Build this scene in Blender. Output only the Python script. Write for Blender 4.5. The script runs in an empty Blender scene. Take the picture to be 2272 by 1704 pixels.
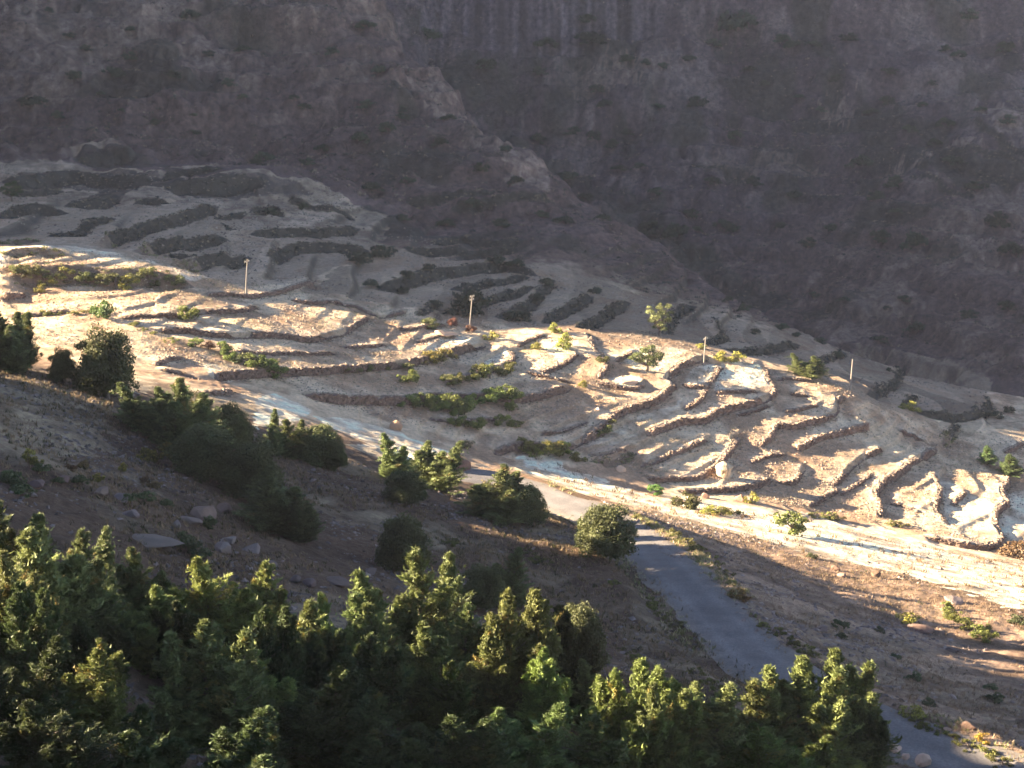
import bpy, math, random
import numpy as np

random.seed(7)
rng = np.random.default_rng(7)
SC = bpy.context.scene
COL = SC.collection

# ------------------------------------------------------------------ camera
PITCH = math.radians(15.0)
HFOV = math.radians(40.0)
FPX = 1136.0 / math.tan(HFOV / 2)          # focal length in photograph pixels (2272 wide)
cam_data = bpy.data.cameras.new("camera")
cam = bpy.data.objects.new("camera", cam_data)
COL.objects.link(cam)
cam.location = (0, 0, 0)
cam.rotation_euler = (math.pi / 2 - PITCH, 0, 0)
cam_data.sensor_width = 36.0
cam_data.lens = 18.0 / math.tan(HFOV / 2)
cam_data.clip_start = 0.5
cam_data.clip_end = 6000
SC.camera = cam

# ------------------------------------------------------------------ sky, sun, exposure
SUN_EL = math.radians(19.0)
SUN_AZ = math.radians(-87.0)               # measured from +Y towards +X: the sun stands to the left
world = bpy.data.worlds.new("World")
SC.world = world
world.use_nodes = True
wn = world.node_tree.nodes
wl = world.node_tree.links
wn.clear()
sky = wn.new("ShaderNodeTexSky")
sky.sky_type = 'NISHITA'
sky.sun_disc = False
sky.sun_elevation = SUN_EL
sky.sun_rotation = SUN_AZ
sky.altitude = 2600
sky.air_density = 0.62
sky.dust_density = 0.6
sky.ozone_density = 1.0
bgn = wn.new("ShaderNodeBackground")
bgn.inputs[1].default_value = 0.05
wo = wn.new("ShaderNodeOutputWorld")
wl.new(sky.outputs[0], bgn.inputs[0])
wl.new(bgn.outputs[0], wo.inputs[0])

SUN_DIR = np.array([math.cos(SUN_EL) * math.sin(SUN_AZ), math.cos(SUN_EL) * math.cos(SUN_AZ), math.sin(SUN_EL)])
sun_data = bpy.data.lights.new("sun", 'SUN')
sun_data.energy = 5.0
sun_data.angle = math.radians(0.53)
sun_data.color = (1.0, 0.83, 0.61)
sun = bpy.data.objects.new("sun", sun_data)
COL.objects.link(sun)
from mathutils import Vector
sun.rotation_euler = Vector(SUN_DIR).to_track_quat('Z', 'Y').to_euler()

SC.view_settings.view_transform = 'Standard'
SC.view_settings.look = 'None'
SC.view_settings.exposure = 3.02
SC.view_settings.gamma = 1.0
SC.render.engine = 'CYCLES'
SC.cycles.max_bounces = 5
SC.cycles.diffuse_bounces = 3
SC.cycles.glossy_bounces = 1
SC.cycles.transmission_bounces = 2
SC.cycles.transparent_max_bounces = 4
SC.cycles.volume_bounces = 0
SC.cycles.use_adaptive_sampling = True
SC.cycles.adaptive_threshold = 0.01
SC.cycles.use_denoising = True
SC.cycles.denoiser = 'OPENIMAGEDENOISE'
SC.cycles.denoising_input_passes = 'RGB_ALBEDO_NORMAL'
SC.cycles.denoising_prefilter = 'FAST'
# ------------------------------------------------------------------ helpers: noise, rays
def _hash(ix, iy, seed):
    h = (ix.astype(np.int64) * 374761393 + iy.astype(np.int64) * 668265263 + seed * 1442695041) & 0x7fffffff
    h = ((h ^ (h >> 13)) * 1274126177) & 0x7fffffff
    h = h ^ (h >> 16)
    return (h & 0xffff) / 65535.0

def vnoise(x, y, scale, seed=0):
    x = np.asarray(x, float) / scale + 1000.5
    y = np.asarray(y, float) / scale + 1000.5
    ix = np.floor(x); iy = np.floor(y)
    fx = x - ix; fy = y - iy
    fx = fx * fx * (3 - 2 * fx); fy = fy * fy * (3 - 2 * fy)
    ix = ix.astype(np.int64); iy = iy.astype(np.int64)
    a = _hash(ix, iy, seed); b = _hash(ix + 1, iy, seed)
    c = _hash(ix, iy + 1, seed); d = _hash(ix + 1, iy + 1, seed)
    return (a + (b - a) * fx) * (1 - fy) + (c + (d - c) * fx) * fy - 0.5      # -0.5 .. 0.5

def fbm(x, y, scale, octaves=4, seed=0, gain=0.5):
    s = 0.0; a = 1.0
    ca, sa = 0.8, 0.6
    for o in range(octaves):
        s = s + a * vnoise(x, y, scale, seed + o * 17)
        x, y = ca * x - sa * y, sa * x + ca * y
        scale *= 0.5; a *= gain
    return s

def smooth(a, b, t):
    t = np.clip((np.asarray(t, float) - a) / (b - a), 0, 1)
    return t * t * (3 - 2 * t)

CP, SP = math.cos(PITCH), math.sin(PITCH)
def px_ray(px, py):
    """ratio x/Y and z/Y of the camera ray through a photograph pixel"""
    u = (np.asarray(px, float) - 1136.0) / FPX
    v = (852.0 - np.asarray(py, float)) / FPX
    den = CP + v * SP
    return u / den, (-SP + v * CP) / den

# control points of the land: photograph pixel and the distance ahead
CTRL_PX = [
 # near hillside under the camera
 (1136,1704,60),(0,1704,40),(500,1704,50),(1700,1704,80),(2272,1704,92),
 (0,1500,51),(0,1300,62),(500,1500,66),(500,1320,86),(1136,1500,78),(1750,1550,95),(2000,1600,96),
 (0,1100,88),(0,980,107),(0,900,120),(0,810,150),(250,865,152),(300,1100,105),(700,1200,115),(900,1300,108),(1136,1250,130),(1300,1400,112),
 (560,960,160),(800,1030,165),(1000,1085,170),(1136,1095,176),(950,1150,140),(400,1000,135),
 # road
 (1250,1110,177),(1480,1250,140),(1600,1370,122),(1700,1480,108),(1950,1600,97),(2200,1690,92),
 # slope right of the road, down to the dry stream
 (1500,1160,185),(1800,1160,214),(1800,1300,160),(2000,1400,144),(2272,1300,180),(2272,1500,128),(2100,1250,196),
 # foot of the terraces
 (650,880,222),(600,905,202),(800,955,212),(1000,965,232),(1000,1020,206),(1130,1000,235),(1300,1015,240),(1500,1085,235),(1850,1140,240),(2180,1200,238),
 # terraces
 (0,740,225),(0,650,255),(300,700,245),(300,620,266),(0,570,265),(547,655,275),(600,760,246),(900,800,258),(1045,725,290),(1300,850,270),(1300,745,292),
 (1565,805,288),(1890,865,290),(1700,950,268),(1950,1000,270),(2100,1000,283),(2272,1000,290),(2272,940,310),(2200,1100,258),(1600,1000,256),(1500,850,277),
 # shaded fields behind the crest
 (0,530,290),(300,535,298),(300,500,325),(0,480,318),(700,560,330),(700,620,300),(1000,620,330),(1200,640,335),(1450,710,325),(1650,760,325),(1900,830,335),(2150,880,338),(0,400,380),(300,400,385),(800,480,385),
 # left massif
 (0,330,425),(300,330,430),(0,200,470),(300,200,468),(0,0,530),(300,0,535),(700,330,435),(700,200,480),(700,0,548),(860,0,555),(890,90,532),(1000,180,505),(1050,250,490),(1130,330,462),
 (1220,400,440),(1000,500,398),(1450,530,412),(1200,560,372),(1480,640,362),(1700,700,378),(1900,790,362),(2100,850,356),
 # far side of the gorge
 (2272,880,352),(2272,800,425),(2000,700,485),(1600,540,570),(1300,400,630),(1120,280,655),(1000,150,672),(930,60,690),(1136,110,684),(1136,0,700),(1500,100,690),(1500,0,706),(1800,400,612),(1500,300,650),
 (2272,500,530),(2272,300,610),(1800,200,662),(2272,0,700),(2272,130,668),(1800,60,690),(1900,560,545),(2272,650,470),
]
# hidden and outside points: x, y, z
CTRL_XYZ = [
 (0,0,-2.2),(-30,0,-2),(30,0,-14),(0,-60,26),(-60,-60,20),(70,-60,-20),(60,20,-26),(90,60,-48),(0,15,-11),(0,30,-21.5),(-14,30,-20),(-14,15,-9),(18,32,-26),(30,45,-33),
 (-36,45,-18),(-60,60,-17),(-80,100,-20),(-90,150,-34),(-140,100,-20),(-140,150,-36),(-180,60,-10),(-120,30,-8),
 (-110,200,-50),(-125,240,-50),(-180,200,-44),(-180,245,-44),(-250,220,-38),(-500,220,-20),(-760,220,0),(-760,0,0),(-760,600,60),(-500,500,30),
 (90,130,-66),(100,180,-84),(150,150,-95),(140,240,-104),(170,300,-112),(200,380,-118),(260,420,-100),(300,200,-130),
 # gorge behind the left massif's edge
 (-20,555,-84),(-40,595,-68),(-60,640,-35),(10,520,-92),(45,482,-106),(80,452,-114),(102,422,-118),(125,395,-118),(-75,690,2),(20,580,-80),
 # beyond the top of the picture
 (0,760,55),(-150,760,70),(150,760,60),(300,760,50),(0,860,110),(-200,600,45),(-100,620,40),(-230,560,20),(-200,860,130),(250,860,120),(330,650,-10),(330,520,-60),
]
def build_rbf():
    P = []
    for px, py, Y in CTRL_PX:
        a, b = px_ray(px, py)
        P.append((a * Y, Y, b * Y))
    P += CTRL_XYZ
    P = np.array(P, float)
    S = 100.0
    A = P[:, :2] / S
    n = len(P)
    d = np.sqrt(((A[:, None] - A[None]) ** 2).sum(-1) + 0.06 ** 2)
    M = np.zeros((n + 3, n + 3))
    M[:n, :n] = d - np.eye(n) * 0.004
    M[:n, n] = 1; M[:n, n + 1:] = A
    M[n, :n] = 1; M[n + 1:, :n] = A.T
    rhs = np.zeros(n + 3); rhs[:n] = P[:, 2]
    w = np.linalg.solve(M, rhs)
    return A, w, S
_RA, _RW, _RS = build_rbf()

def base_raw(x, y):
    x = np.asarray(x, float); y = np.asarray(y, float)
    shp = x.shape
    xf = x.ravel() / _RS; yf = y.ravel() / _RS
    out = np.empty(xf.shape)
    n = len(_RA)
    for i in range(0, len(xf), 20000):
        q = slice(i, i + 20000)
        d = np.sqrt((xf[q, None] - _RA[None, :, 0]) ** 2 + (yf[q, None] - _RA[None, :, 1]) ** 2 + 0.06 ** 2)
        out[q] = d @ _RW[:n] + _RW[n] + _RW[n + 1] * xf[q] + _RW[n + 2] * yf[q]
    return out.reshape(shp)

# the base land is sampled once on a fan-shaped lattice and then looked up
_TG = np.linspace(-0.5, 0.5, 241)
_YG = np.concatenate([np.arange(24, 200, 1.0), np.arange(200, 420, 1.5), np.arange(420, 800, 2.5)])
_BG = base_raw(_TG[None, :] * _YG[:, None], np.repeat(_YG[:, None], len(_TG), 1))
def base(x, y):
    """smooth land; inside the fan from the lattice, elsewhere straight from the control points"""
    x = np.asarray(x, float); y = np.asarray(y, float)
    ys = np.maximum(y, 1.0)
    t = x / ys
    inside = (y > 24.5) & (y < 795) & (np.abs(t) < 0.498)
    fi = np.interp(y, _YG, np.arange(len(_YG)))
    fj = np.clip((t - _TG[0]) / (_TG[1] - _TG[0]), 0, len(_TG) - 1.001)
    fi = np.clip(fi, 0, len(_YG) - 1.001)
    i0 = fi.astype(int); j0 = fj.astype(int)
    a = fi - i0; b = fj - j0
    z = (_BG[i0, j0] * (1 - b) + _BG[i0, j0 + 1] * b) * (1 - a) + (_BG[i0 + 1, j0] * (1 - b) + _BG[i0 + 1, j0 + 1] * b) * a
    if not np.all(inside):
        z = np.array(z, float)
        o = ~inside
        z[o] = base_raw(x[o], y[o])
    return z

_YS = np.concatenate([np.arange(30, 200, 0.5), np.arange(200, 420, 0.6), np.arange(420, 795, 1.2)])
def unproject(px, py, dz=0.0):
    """first point where the ray through a photograph pixel meets the base land (raised by dz)"""
    a, b = px_ray(px, py)
    h = base(a * _YS, _YS) + dz - b * _YS
    k = np.argmax(h > 0)
    if h[k] <= 0: k = len(_YS) - 1
    if k == 0: Y = _YS[0]
    else:
        t = h[k - 1] / (h[k - 1] - h[k])
        Y = _YS[k - 1] + (_YS[k] - _YS[k - 1]) * t
    return np.array([a * Y, Y, b * Y - dz])

def unproj_line(pts, dz=0.0):
    return np.array([unproject(p[0], p[1], dz)[:2] for p in pts])

def catmull(P, step):
    P = np.asarray(P, float)
    if len(P) < 3:
        n = max(2, int(np.linalg.norm(P[-1] - P[0]) / step) + 1)
        return P[0] + (P[-1] - P[0]) * np.linspace(0, 1, n)[:, None]
    Q = np.vstack([2 * P[0] - P[1], P, 2 * P[-1] - P[-2]])
    out = []
    for i in range(1, len(Q) - 2):
        L = np.linalg.norm(Q[i + 1] - Q[i])
        n = max(1, int(round(L / step)))
        t = (np.arange(n) / n)[:, None]
        out.append(0.5 * (2 * Q[i] + (Q[i + 1] - Q[i - 1]) * t + (2 * Q[i - 1] - 5 * Q[i] + 4 * Q[i + 1] - Q[i + 2]) * t * t
                          + (-Q[i - 1] + 3 * Q[i] - 3 * Q[i + 1] + Q[i + 2]) * t ** 3))
    out.append(P[-1][None])
    return np.vstack(out)

def line_coords(x, y, L):
    """signed distance (positive to the left of travel) and arc length of the nearest point on polyline L"""
    best = np.full(x.shape, 1e9); sd = np.zeros(x.shape); al = np.zeros(x.shape)
    acc = 0.0
    for i in range(len(L) - 1):
        ax, ay = L[i]; dx, dy = L[i + 1] - L[i]
        ln = math.hypot(dx, dy)
        if ln < 1e-6: continue
        ux, uy = dx / ln, dy / ln
        rx = x - ax; ry = y - ay
        t = np.clip(rx * ux + ry * uy, 0, ln)
        ex = rx - t * ux; ey = ry - t * uy
        d2 = ex * ex + ey * ey
        m = d2 < best
        best = np.where(m, d2, best)
        cr = ux * ry - uy * rx
        sd = np.where(m, np.where(cr >= 0, 1.0, -1.0) * np.sqrt(d2), sd)
        al = np.where(m, acc + t, al)
        acc += ln
    return sd, al, acc
# ------------------------------------------------------------------ terrace edges, traced as polylines (downhill is on the right of travel)
def tr(ox, oy, s, pts):
    return [(ox + x / s, oy + y / s) for x, y in pts]
S3 = 2.911
def c1(p): return tr(0, 0, S3, p)
def c4(p): return tr(0, 500, S3, p)
def c5(p): return tr(756, 500, S3, p)
def c6(p): return tr(1512, 600, S3, p)
def z1(p): return tr(1230, 820, 7.373, p)
def z5(p): return tr(1960, 900, 4.740, p)
def z8(p): return tr(1380, 640, 7.373, p)
# (polyline, height, riser width, reach, kind, label)   kind: wall = dry stone, bank = earth bank with scrub, cliff = rock
STEPS = [
 (c4([(1350,965),(1450,945),(1600,935),(1750,925),(1900,920),(2050,920),(2200,906)]) + c5([(130,895),(300,884),(420,872),(560,850),(700,800),(850,760),(950,735)]), 2.0, .7, 5, 'wall',
  "long curved terrace wall below the pale stony field in mid slope"),
 (c5([(650,1030),(740,990),(830,960),(950,915),(1060,890),(1110,840),(1080,785),(1020,748)]), 1.5, .7, 4, 'wall',
  "hooked terrace wall with green shrubs hanging over its left half"),
 (c4([(1930,1040),(2060,1070),(2200,1085)]) + c5([(120,1085),(300,1090),(420,1095),(620,1085),(800,1090),(900,1075),(1050,1080),(1180,1090),(1330,1060),(1430,1030),(1500,1005)]), 2.2, .8, 5, 'wall',
  "longest terrace wall, its high face half hidden by bright green bushes"),
 (c5([(1190,930),(1300,962),(1400,985),(1500,1002)]), .9, .6, 3, 'wall', "short rubble wall just above the right end of the longest wall"),
 (c5([(1280,948),(1400,905),(1480,860),(1530,818),(1480,795)]), 1.0, .6, 3, 'wall', "short rounded wall end beside the yellow green bush on the crest"),
 (c5([(1650,985),(1700,930),(1725,880),(1690,840),(1640,800),(1615,740),(1600,680)]), 1.2, .6, 3, 'wall', "steep sided rubble wall climbing to the crest left of the round tree"),
 (c5([(1650,1002),(1750,1032),(1880,1055),(1945,1035),(1972,990)]), 1.1, .6, 3, 'wall', "low rim wall round the white patch under the round tree"),
 (c5([(960,1425),(1100,1405),(1250,1395),(1420,1400),(1520,1370),(1620,1320),(1700,1270),(1760,1210),(1860,1170),(1980,1135),(2060,1100),(2085,1065),(2145,1040),(2140,1005),(2100,985),(2150,930),(2205,885)]) + c6([(100,560),(178,532)]), 2.0, .7, 5, 'wall',
  "long winding terrace wall running from the dry stream bed up to the third pole"),
 (c5([(1950,1335),(2000,1315),(2110,1275),(2205,1242)]) + c6([(100,950),(190,925),(240,882),(340,862),(430,850),(520,822),(580,795),(608,748),(560,718),(546,650),(505,592),(455,578)]), 1.9, .7, 4.5, 'wall',
  "long wall that bends round the pale square field beside the third pole"),
 (z1([(1380,1488),(1500,1515),(1650,1440),(1800,1390),(1950,1310),(2100,1260),(2205,1228)]) + c6([(140,1080),(205,1040)]), 1.1, .6, 3.5, 'wall', "straight low wall below the ploughed strip left of the haystack"),
 (c5([(1935,1592),(2050,1615),(2160,1615)]) + c6([(0,1328),(110,1315),(180,1270),(260,1210),(320,1130),(350,1090),(325,1068),(370,1042),(430,1040)]), 1.5, .6, 4, 'wall', "terrace wall passing directly above the haystack"),
 (c6([(-40,1400),(150,1395),(300,1390),(420,1380),(520,1350),(585,1318)]), 1.5, .6, 3.5, 'wall', "terrace wall directly below the haystack with brown scrub at its foot"),
 (c6([(600,1345),(690,1360),(740,1330),(780,1280),(795,1225)]), 1.0, .6, 3, 'wall', "small curved wall closing the stony patch right of the haystack"),
 (c6([(480,1120),(560,1070),(600,1005),(640,980),(720,995),(800,970),(900,955),(960,920),(1000,880),(1010,805),(1050,790)]), 1.5, .6, 4, 'wall', "ragged terrace wall rising to the foot of the fourth pole"),
 (c6([(720,1140),(790,1110),(850,1080),(940,1045),(1040,1020),(1130,1000),(1198,978),(1165,942),(1085,906)]), 1.6, .6, 4, 'wall', "arrow shaped terrace wall below the fourth pole"),
 (c6([(960,1385),(1010,1340),(1080,1270),(1150,1210),(1230,1165),(1310,1120)]), 1.2, .6, 3.5, 'wall', "straight diagonal wall between the arrow shaped wall and the long diagonal wall"),
 (c6([(800,1510),(880,1470),(960,1430),(1040,1395)]), 1.0, .6, 3, 'wall', "short straight wall lowest among the diagonal terraces"),
 (c6([(1275,1580),(1280,1500),(1250,1420),(1270,1380),(1330,1320),(1400,1290),(1460,1240),(1520,1200),(1590,1160),(1650,1125)]), 1.8, .7, 4, 'wall', "long diagonal wall ending in a sharp corner left of the round field"),
 (c6([(1640,1122),(1560,1090),(1470,1050),(1390,1020)])[::-1], .9, .6, 3, 'wall', "low wall along the crest leading into the sharp corner"),
 (c6([(1745,1640),(1700,1610),(1640,1530),(1660,1450),(1668,1390),(1625,1310),(1580,1240)]), 1.5, .6, 3.5, 'wall', "curved wall on the left side of the round field"),
 (z5([(400,1325),(700,1390),(1000,1445),(1190,1410),(1245,1340),(1175,1215),(1190,1075),(1295,990),(1240,880),(1300,760),(1290,695)]), 2.0, .7, 4, 'wall', "wavy wall round the right rim of the round field"),
 (z5([(715,1015),(780,950),(850,900),(845,850),(800,830)]), .9, .5, 2.5, 'wall', "small hook of stones inside the round field"),
 (z5([(1240,470),(1320,450),(1400,405),(1500,345)]), 1.2, .6, 3, 'wall', "short wall of the small field at the right edge behind two little trees"),
 (c6([(0,892),(60,865),(130,812),(160,740),(210,680),(240,622),(272,595)]), 1.0, .6, 3, 'wall', "narrow wall between the two pale fields by the third pole"),
 (z8([(970,1525),(1100,1580),(1300,1600),(1390,1560)]), .7, .5, 2.5, 'wall', "low lip of stones at the foot of the third pole's field"),
 (c5([(1765,868),(1850,830),(1930,800)]), .8, .5, 2.5, 'wall', "short lip of stones just left of the round tree"),
 (c4([(980,660),(1150,655),(1350,680),(1500,690),(1700,690),(1850,700),(2000,720),(2150,690)]) + c5([(10,672),(60,640),(120,600),(178,562)]), 1.7, .7, 4.5, 'wall', "long dark faced wall in the upper left terraces below the first pole"),
 (c4([(750,575),(900,570),(1100,575),(1300,548),(1500,540),(1620,520),(1672,492)]), 1.2, .7, 4, 'wall', "grassy topped wall under the stony field at the first pole"),
 (c4([(1300,447),(1500,432),(1600,447),(1750,425),(1850,400),(1950,362),(2050,337)]), 1.2, .6, 3.5, 'wall', "thin curved wall behind the first pole on the shadow line"),
 (c4([(1850,455),(2000,485),(2150,475)]) + c5([(0,490),(100,505),(180,548),(260,570),(330,560),(400,540),(425,512)]), 1.1, .6, 3.5, 'wall', "scalloped wall midway between the first and second poles"),
 (c5([(330,640),(450,652),(560,640),(700,622)]), .9, .6, 3, 'wall', "short wall with a red bush left of the second pole"),
 (c5([(480,745),(620,712),(720,692)]), .6, .5, 2.5, 'wall', "low stone lip beside the green grass patch"),
 (c4([(0,452),(90,432),(168,400)]), 1.4, .6, 4, 'wall', "short wall at the left edge below the sunlit hump"),
 (c4([(60,560),(200,562),(330,542),(450,530),(520,540)]), 1.2, .7, 4, 'wall', "overgrown wall at the left behind the pair of dark trees"),
 (c4([(970,892),(1100,862),(1195,842)]), .9, .6, 3, 'wall', "short wall right of the largest round tree"),
 (c4([(1280,1078),(1400,1070),(1485,1055)]), .9, .6, 3, 'wall', "short bright lip of earth above the middle trees"),
 (c4([(1020,918),(1160,940),(1330,990)]), .9, .6, 3, 'wall', "low diagonal wall beside the footpath above the middle trees"),
 (c6([(205,778),(400,786),(555,797)]), .6, .5, 2.5, 'wall', "thin ledge across the pale square field"),
 (c5([(0,780),(130,775),(260,770),(340,755)]), .7, .5, 3, 'wall', "faint ledge crossing the stony field below the scalloped wall"),
 (c4([(1500,800),(1750,815),(2000,820),(2200,815)]), .7, .5, 3, 'wall', "faint ledge across the stony field above the long curved wall"),
 (c5([(560,1205),(700,1235),(850,1245),(1010,1235)]), .8, .6, 3, 'wall', "broken ledge in the hollow below the longest wall"),
 (c5([(1280,1345),(1450,1310),(1600,1260)]), .5, .5, 2.5, 'wall', "faint ledge inside the field above the winding wall"),
 (c5([(1130,770),(1200,735),(1290,700),(1380,690)]), .8, .5, 2.5, 'wall', "thin ledge along the crest beside the second pole"),
 (c5([(1600,1455),(1700,1460),(1800,1440),(1900,1400)]), .7, .5, 2.5, 'wall', "thin ledge between the winding wall and the ploughed strip"),
 (c6([(330,905),(420,900),(520,870),(620,830)]), .6, .5, 2.5, 'wall', "thin ledge just below the pale square field's wall"),
 (c6([(690,775),(760,790),(830,800)]), .7, .5, 2.5, 'wall', "short bright ledge above the ragged wall"),
 (c6([(640,905),(740,900),(860,870),(930,835)]), .6, .5, 2.5, 'wall', "faint ledge above the ragged wall near the fourth pole"),
 (c6([(600,690),(700,680),(800,700),(930,700)]), .8, .6, 3, 'wall', "rubble ledge on the crest in front of the pale green juniper"),
 (c6([(430,1225),(560,1190),(680,1170)]), .6, .5, 2.5, 'wall', "faint ledge above the stony patch beside the haystack"),
 (c6([(1010,1440),(1100,1390),(1180,1340),(1250,1300)]), .6, .5, 2.5, 'wall', "faint ledge under the straight diagonal wall"),
 (c6([(1330,1480),(1420,1500),(1500,1540),(1600,1580)]), .5, .5, 2.5, 'wall', "faint ledge at the foot of the sharp cornered wall"),
 # earth banks
 (c6([(820,600),(900,570),(1000,545),(1060,520)]), 1.2, 1.0, 4, 'bank', ''),
 (c6([(250,480),(420,500),(620,480),(760,470)]), 1.4, 1.0, 4, 'bank', ''),
 (c5([(480,560),(560,520),(640,470)]), 1.0, 1.0, 4, 'bank', ''),
 (c5([(860,520),(1000,470),(1120,420)]), 1.2, 1.0, 4, 'bank', ''),
 (c5([(1000,470),(1150,440),(1240,400)]), 1.0, 1.0, 4, 'bank', ''),
 (c1([(1850,1300),(2000,1330),(2150,1350),(2300,1380)]), 1.4, 1.4, 5, 'bank', ''),
 (c1([(20,1240),(160,1230),(300,1200),(420,1190)]), 1.6, 1.4, 5, 'bank', ''),
 (c1([(0,1560),(140,1545),(260,1550)]), 1.0, 1.0, 4, 'bank', ''),
 (c1([(1000,1640),(1130,1620),(1240,1640)]), 1.2, 1.0, 4, 'bank', ''),
 (tr(756, 0, S3, [(700,1330),(900,1320),(1150,1300),(1400,1310)]), 2.2, 2.0, 6, 'bank', ''),
 (tr(756, 0, S3, [(560,1540),(800,1530),(1000,1560),(1200,1540)]), 2.0, 2.0, 6, 'bank', ''),
 (tr(1512, 0, S3, [(1640,960),(1800,985),(2000,995),(2200,1030)]), 2.4, 2.0, 6, 'bank', ''),
 (tr(1512, 0, S3, [(1880,830),(2000,900),(2120,950),(2260,990)]), 2.4, 2.0, 6, 'bank', ''),
 (tr(1512, 0, S3, [(1380,1090),(1520,1085),(1640,1080)]), 2.0, 2.0, 6, 'bank', ''),
 (tr(1512, 0, S3, [(1880,1130),(2020,1140),(2140,1120)]), 2.0, 2.0, 6, 'bank', ''),
 (tr(1512, 0, S3, [(1480,1160),(1560,1210),(1700,1250),(1900,1270)]), 2.0, 2.0, 6, 'bank', ''),
 (tr(1512, 0, S3, [(60,1110),(250,1120),(420,1140)]), 2.0, 2.0, 6, 'bank', ''),
 (c4([(0,150),(200,150),(330,162),(450,185)]), 1.6, 1.2, 4, 'bank', ''),
 (c4([(40,262),(300,272),(560,272),(700,292),(900,292),(1100,322),(1250,372)]), 2.8, 3.0, 5, 'bank', ''),
 (c5([(1640,1500),(1760,1492),(1880,1450)]), 1.0, .8, 3, 'bank', ''),
 (c5([(220,362),(350,350),(480,312),(620,285),(800,260),(950,236),(1050,226),(1180,260),(1260,302)]), 2.6, 1.6, 6, 'bank', ''),
 (c5([(700,388),(800,380),(950,352),(1080,342),(1230,326)]), 1.6, 1.3, 5, 'bank', ''),
 (c5([(990,562),(1100,537),(1200,502),(1260,442),(1320,382),(1370,322)]), 2.2, 1.4, 5, 'bank', ''),
 (c5([(1310,587),(1420,532),(1520,482),(1620,432)]), 2.2, 1.4, 5, 'bank', ''),
 (c5([(1520,627),(1650,572),(1760,512),(1860,472)]), 2.2, 1.4, 5, 'bank', ''),
 (z8([(680,660),(800,480),(900,335),(1050,255),(1200,215)]), 2.0, 1.4, 5, 'bank', ''),
 (z8([(1340,840),(1500,800),(1680,700),(1600,600),(1560,480),(1500,385)]), 1.6, 1.2, 4, 'bank', ''),
 (c6([(1210,790),(1330,732),(1400,662),(1440,632)]), 1.6, 1.2, 4, 'bank', ''),
 (c6([(1500,875),(1700,905),(1900,892),(1985,845),(1965,785)]), 1.8, 1.4, 4, 'bank', ''),
 (c6([(1440,845),(1475,810),(1510,780)]), 1.2, 1.0, 3, 'bank', ''),
 (c6([(1690,1115),(1755,1012),(1790,960)]), 1.5, 1.2, 4, 'bank', ''),
 (c1([(860,1600),(1000,1570),(1150,1530),(1300,1510),(1480,1505)]), 2.6, 1.8, 6, 'bank', ''),
 (c1([(655,1560),(800,1490),(900,1440),(1050,1410),(1200,1370),(1330,1330),(1400,1300)]), 2.6, 1.8, 6, 'bank', ''),
 (c1([(300,1510),(430,1490),(520,1470),(560,1432),(640,1410),(760,1402)]), 1.6, 1.4, 5, 'bank', ''),
 (c1([(1390,1390),(1500,1376),(1590,1362)]), .9, .9, 4, 'bank', ''),
 (c1([(1620,1500),(1750,1480),(1900,1476),(2050,1480),(2212,1455),(2320,1440)]), 2.2, 1.6, 5, 'bank', ''),
 (c1([(1740,1622),(1850,1572),(2000,1562),(2212,1570),(2400,1590)]), 2.4, 1.6, 5, 'bank', ''),
 (c4([(1120,250),(1230,202),(1350,172),(1500,156),(1620,140)]), 2.4, 1.8, 5, 'bank', ''),
 (c1([(1040,1150),(1200,1162),(1400,1180),(1600,1172),(1730,1192)]), 4.2, 4.0, 7, 'bank', ''),
 (c1([(0,1130),(200,1120),(400,1090),(500,1082),(700,1092),(1000,1122)]), 4.2, 4.0, 7, 'bank', ''),
 (c1([(470,985),(650,978),(880,982)]), 3.6, 3.0, 7, 'bank', ''),
 (c1([(1040,1122),(1200,1092),(1440,1086)]), 2.2, 1.8, 5, 'bank', ''),
 (c1([(0,1372),(150,1322),(300,1312),(440,1332)]), 2.2, 2.0, 5, 'bank', ''),
 (c1([(420,1290),(520,1275),(640,1265),(760,1230)]), 2.4, 2.6, 5, 'bank', ''),
 (c1([(870,1292),(960,1278),(1080,1302)]), 1.8, 1.8, 4, 'bank', ''),
 (c1([(1620,1352),(1700,1335),(1760,1340),(1820,1380)]), 2.2, 2.0, 4, 'bank', ''),
 (c1([(1380,1420),(1430,1430),(1480,1470)])[::-1], 1.4, 1.4, 4, 'bank', ''),
 (c5([(400,110),(600,120),(800,128),(1000,125),(1150,100)]), 2.6, 2.0, 6, 'bank', ''),
 (c1([(2212 + 400,1290),(2212 + 700,1270),(2212 + 1000,1250)]), 2.0, 2.0, 6, 'bank', ''),
 # basalt cliffs of the far mountain
 ([(880,30),(960,20),(1080,22),(1180,32),(1300,22),(1420,18),(1520,20)], 13, 7, 22, 'cliff', ''),
 ([(1480,12),(1650,12),(1800,14),(1950,10),(2120,12),(2272,20)], 12, 9, 24, 'ledge', ''),
 ([(440,12),(560,14),(700,18),(790,28)], 12, 7, 20, 'ledge', ''),
 ([(620,205),(760,195),(860,190),(950,180)], 7, 6, 14, 'ledge', ''),
 ([(1120,226),(1200,226),(1260,222),(1360,232),(1470,240)], 12, 8, 20, 'ledge', ''),
 ([(300,215),(400,225),(520,232),(600,225)], 8, 7, 16, 'ledge', ''),
 ([(1600,140),(1800,170),(2000,160),(2200,175)], 9, 8, 18, 'ledge', ''),
 ([(1750,330),(1900,345),(2080,330)], 7, 6, 14, 'ledge', ''),
]
for _s in STEPS:
    pass
STEP_LINES = []
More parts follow.
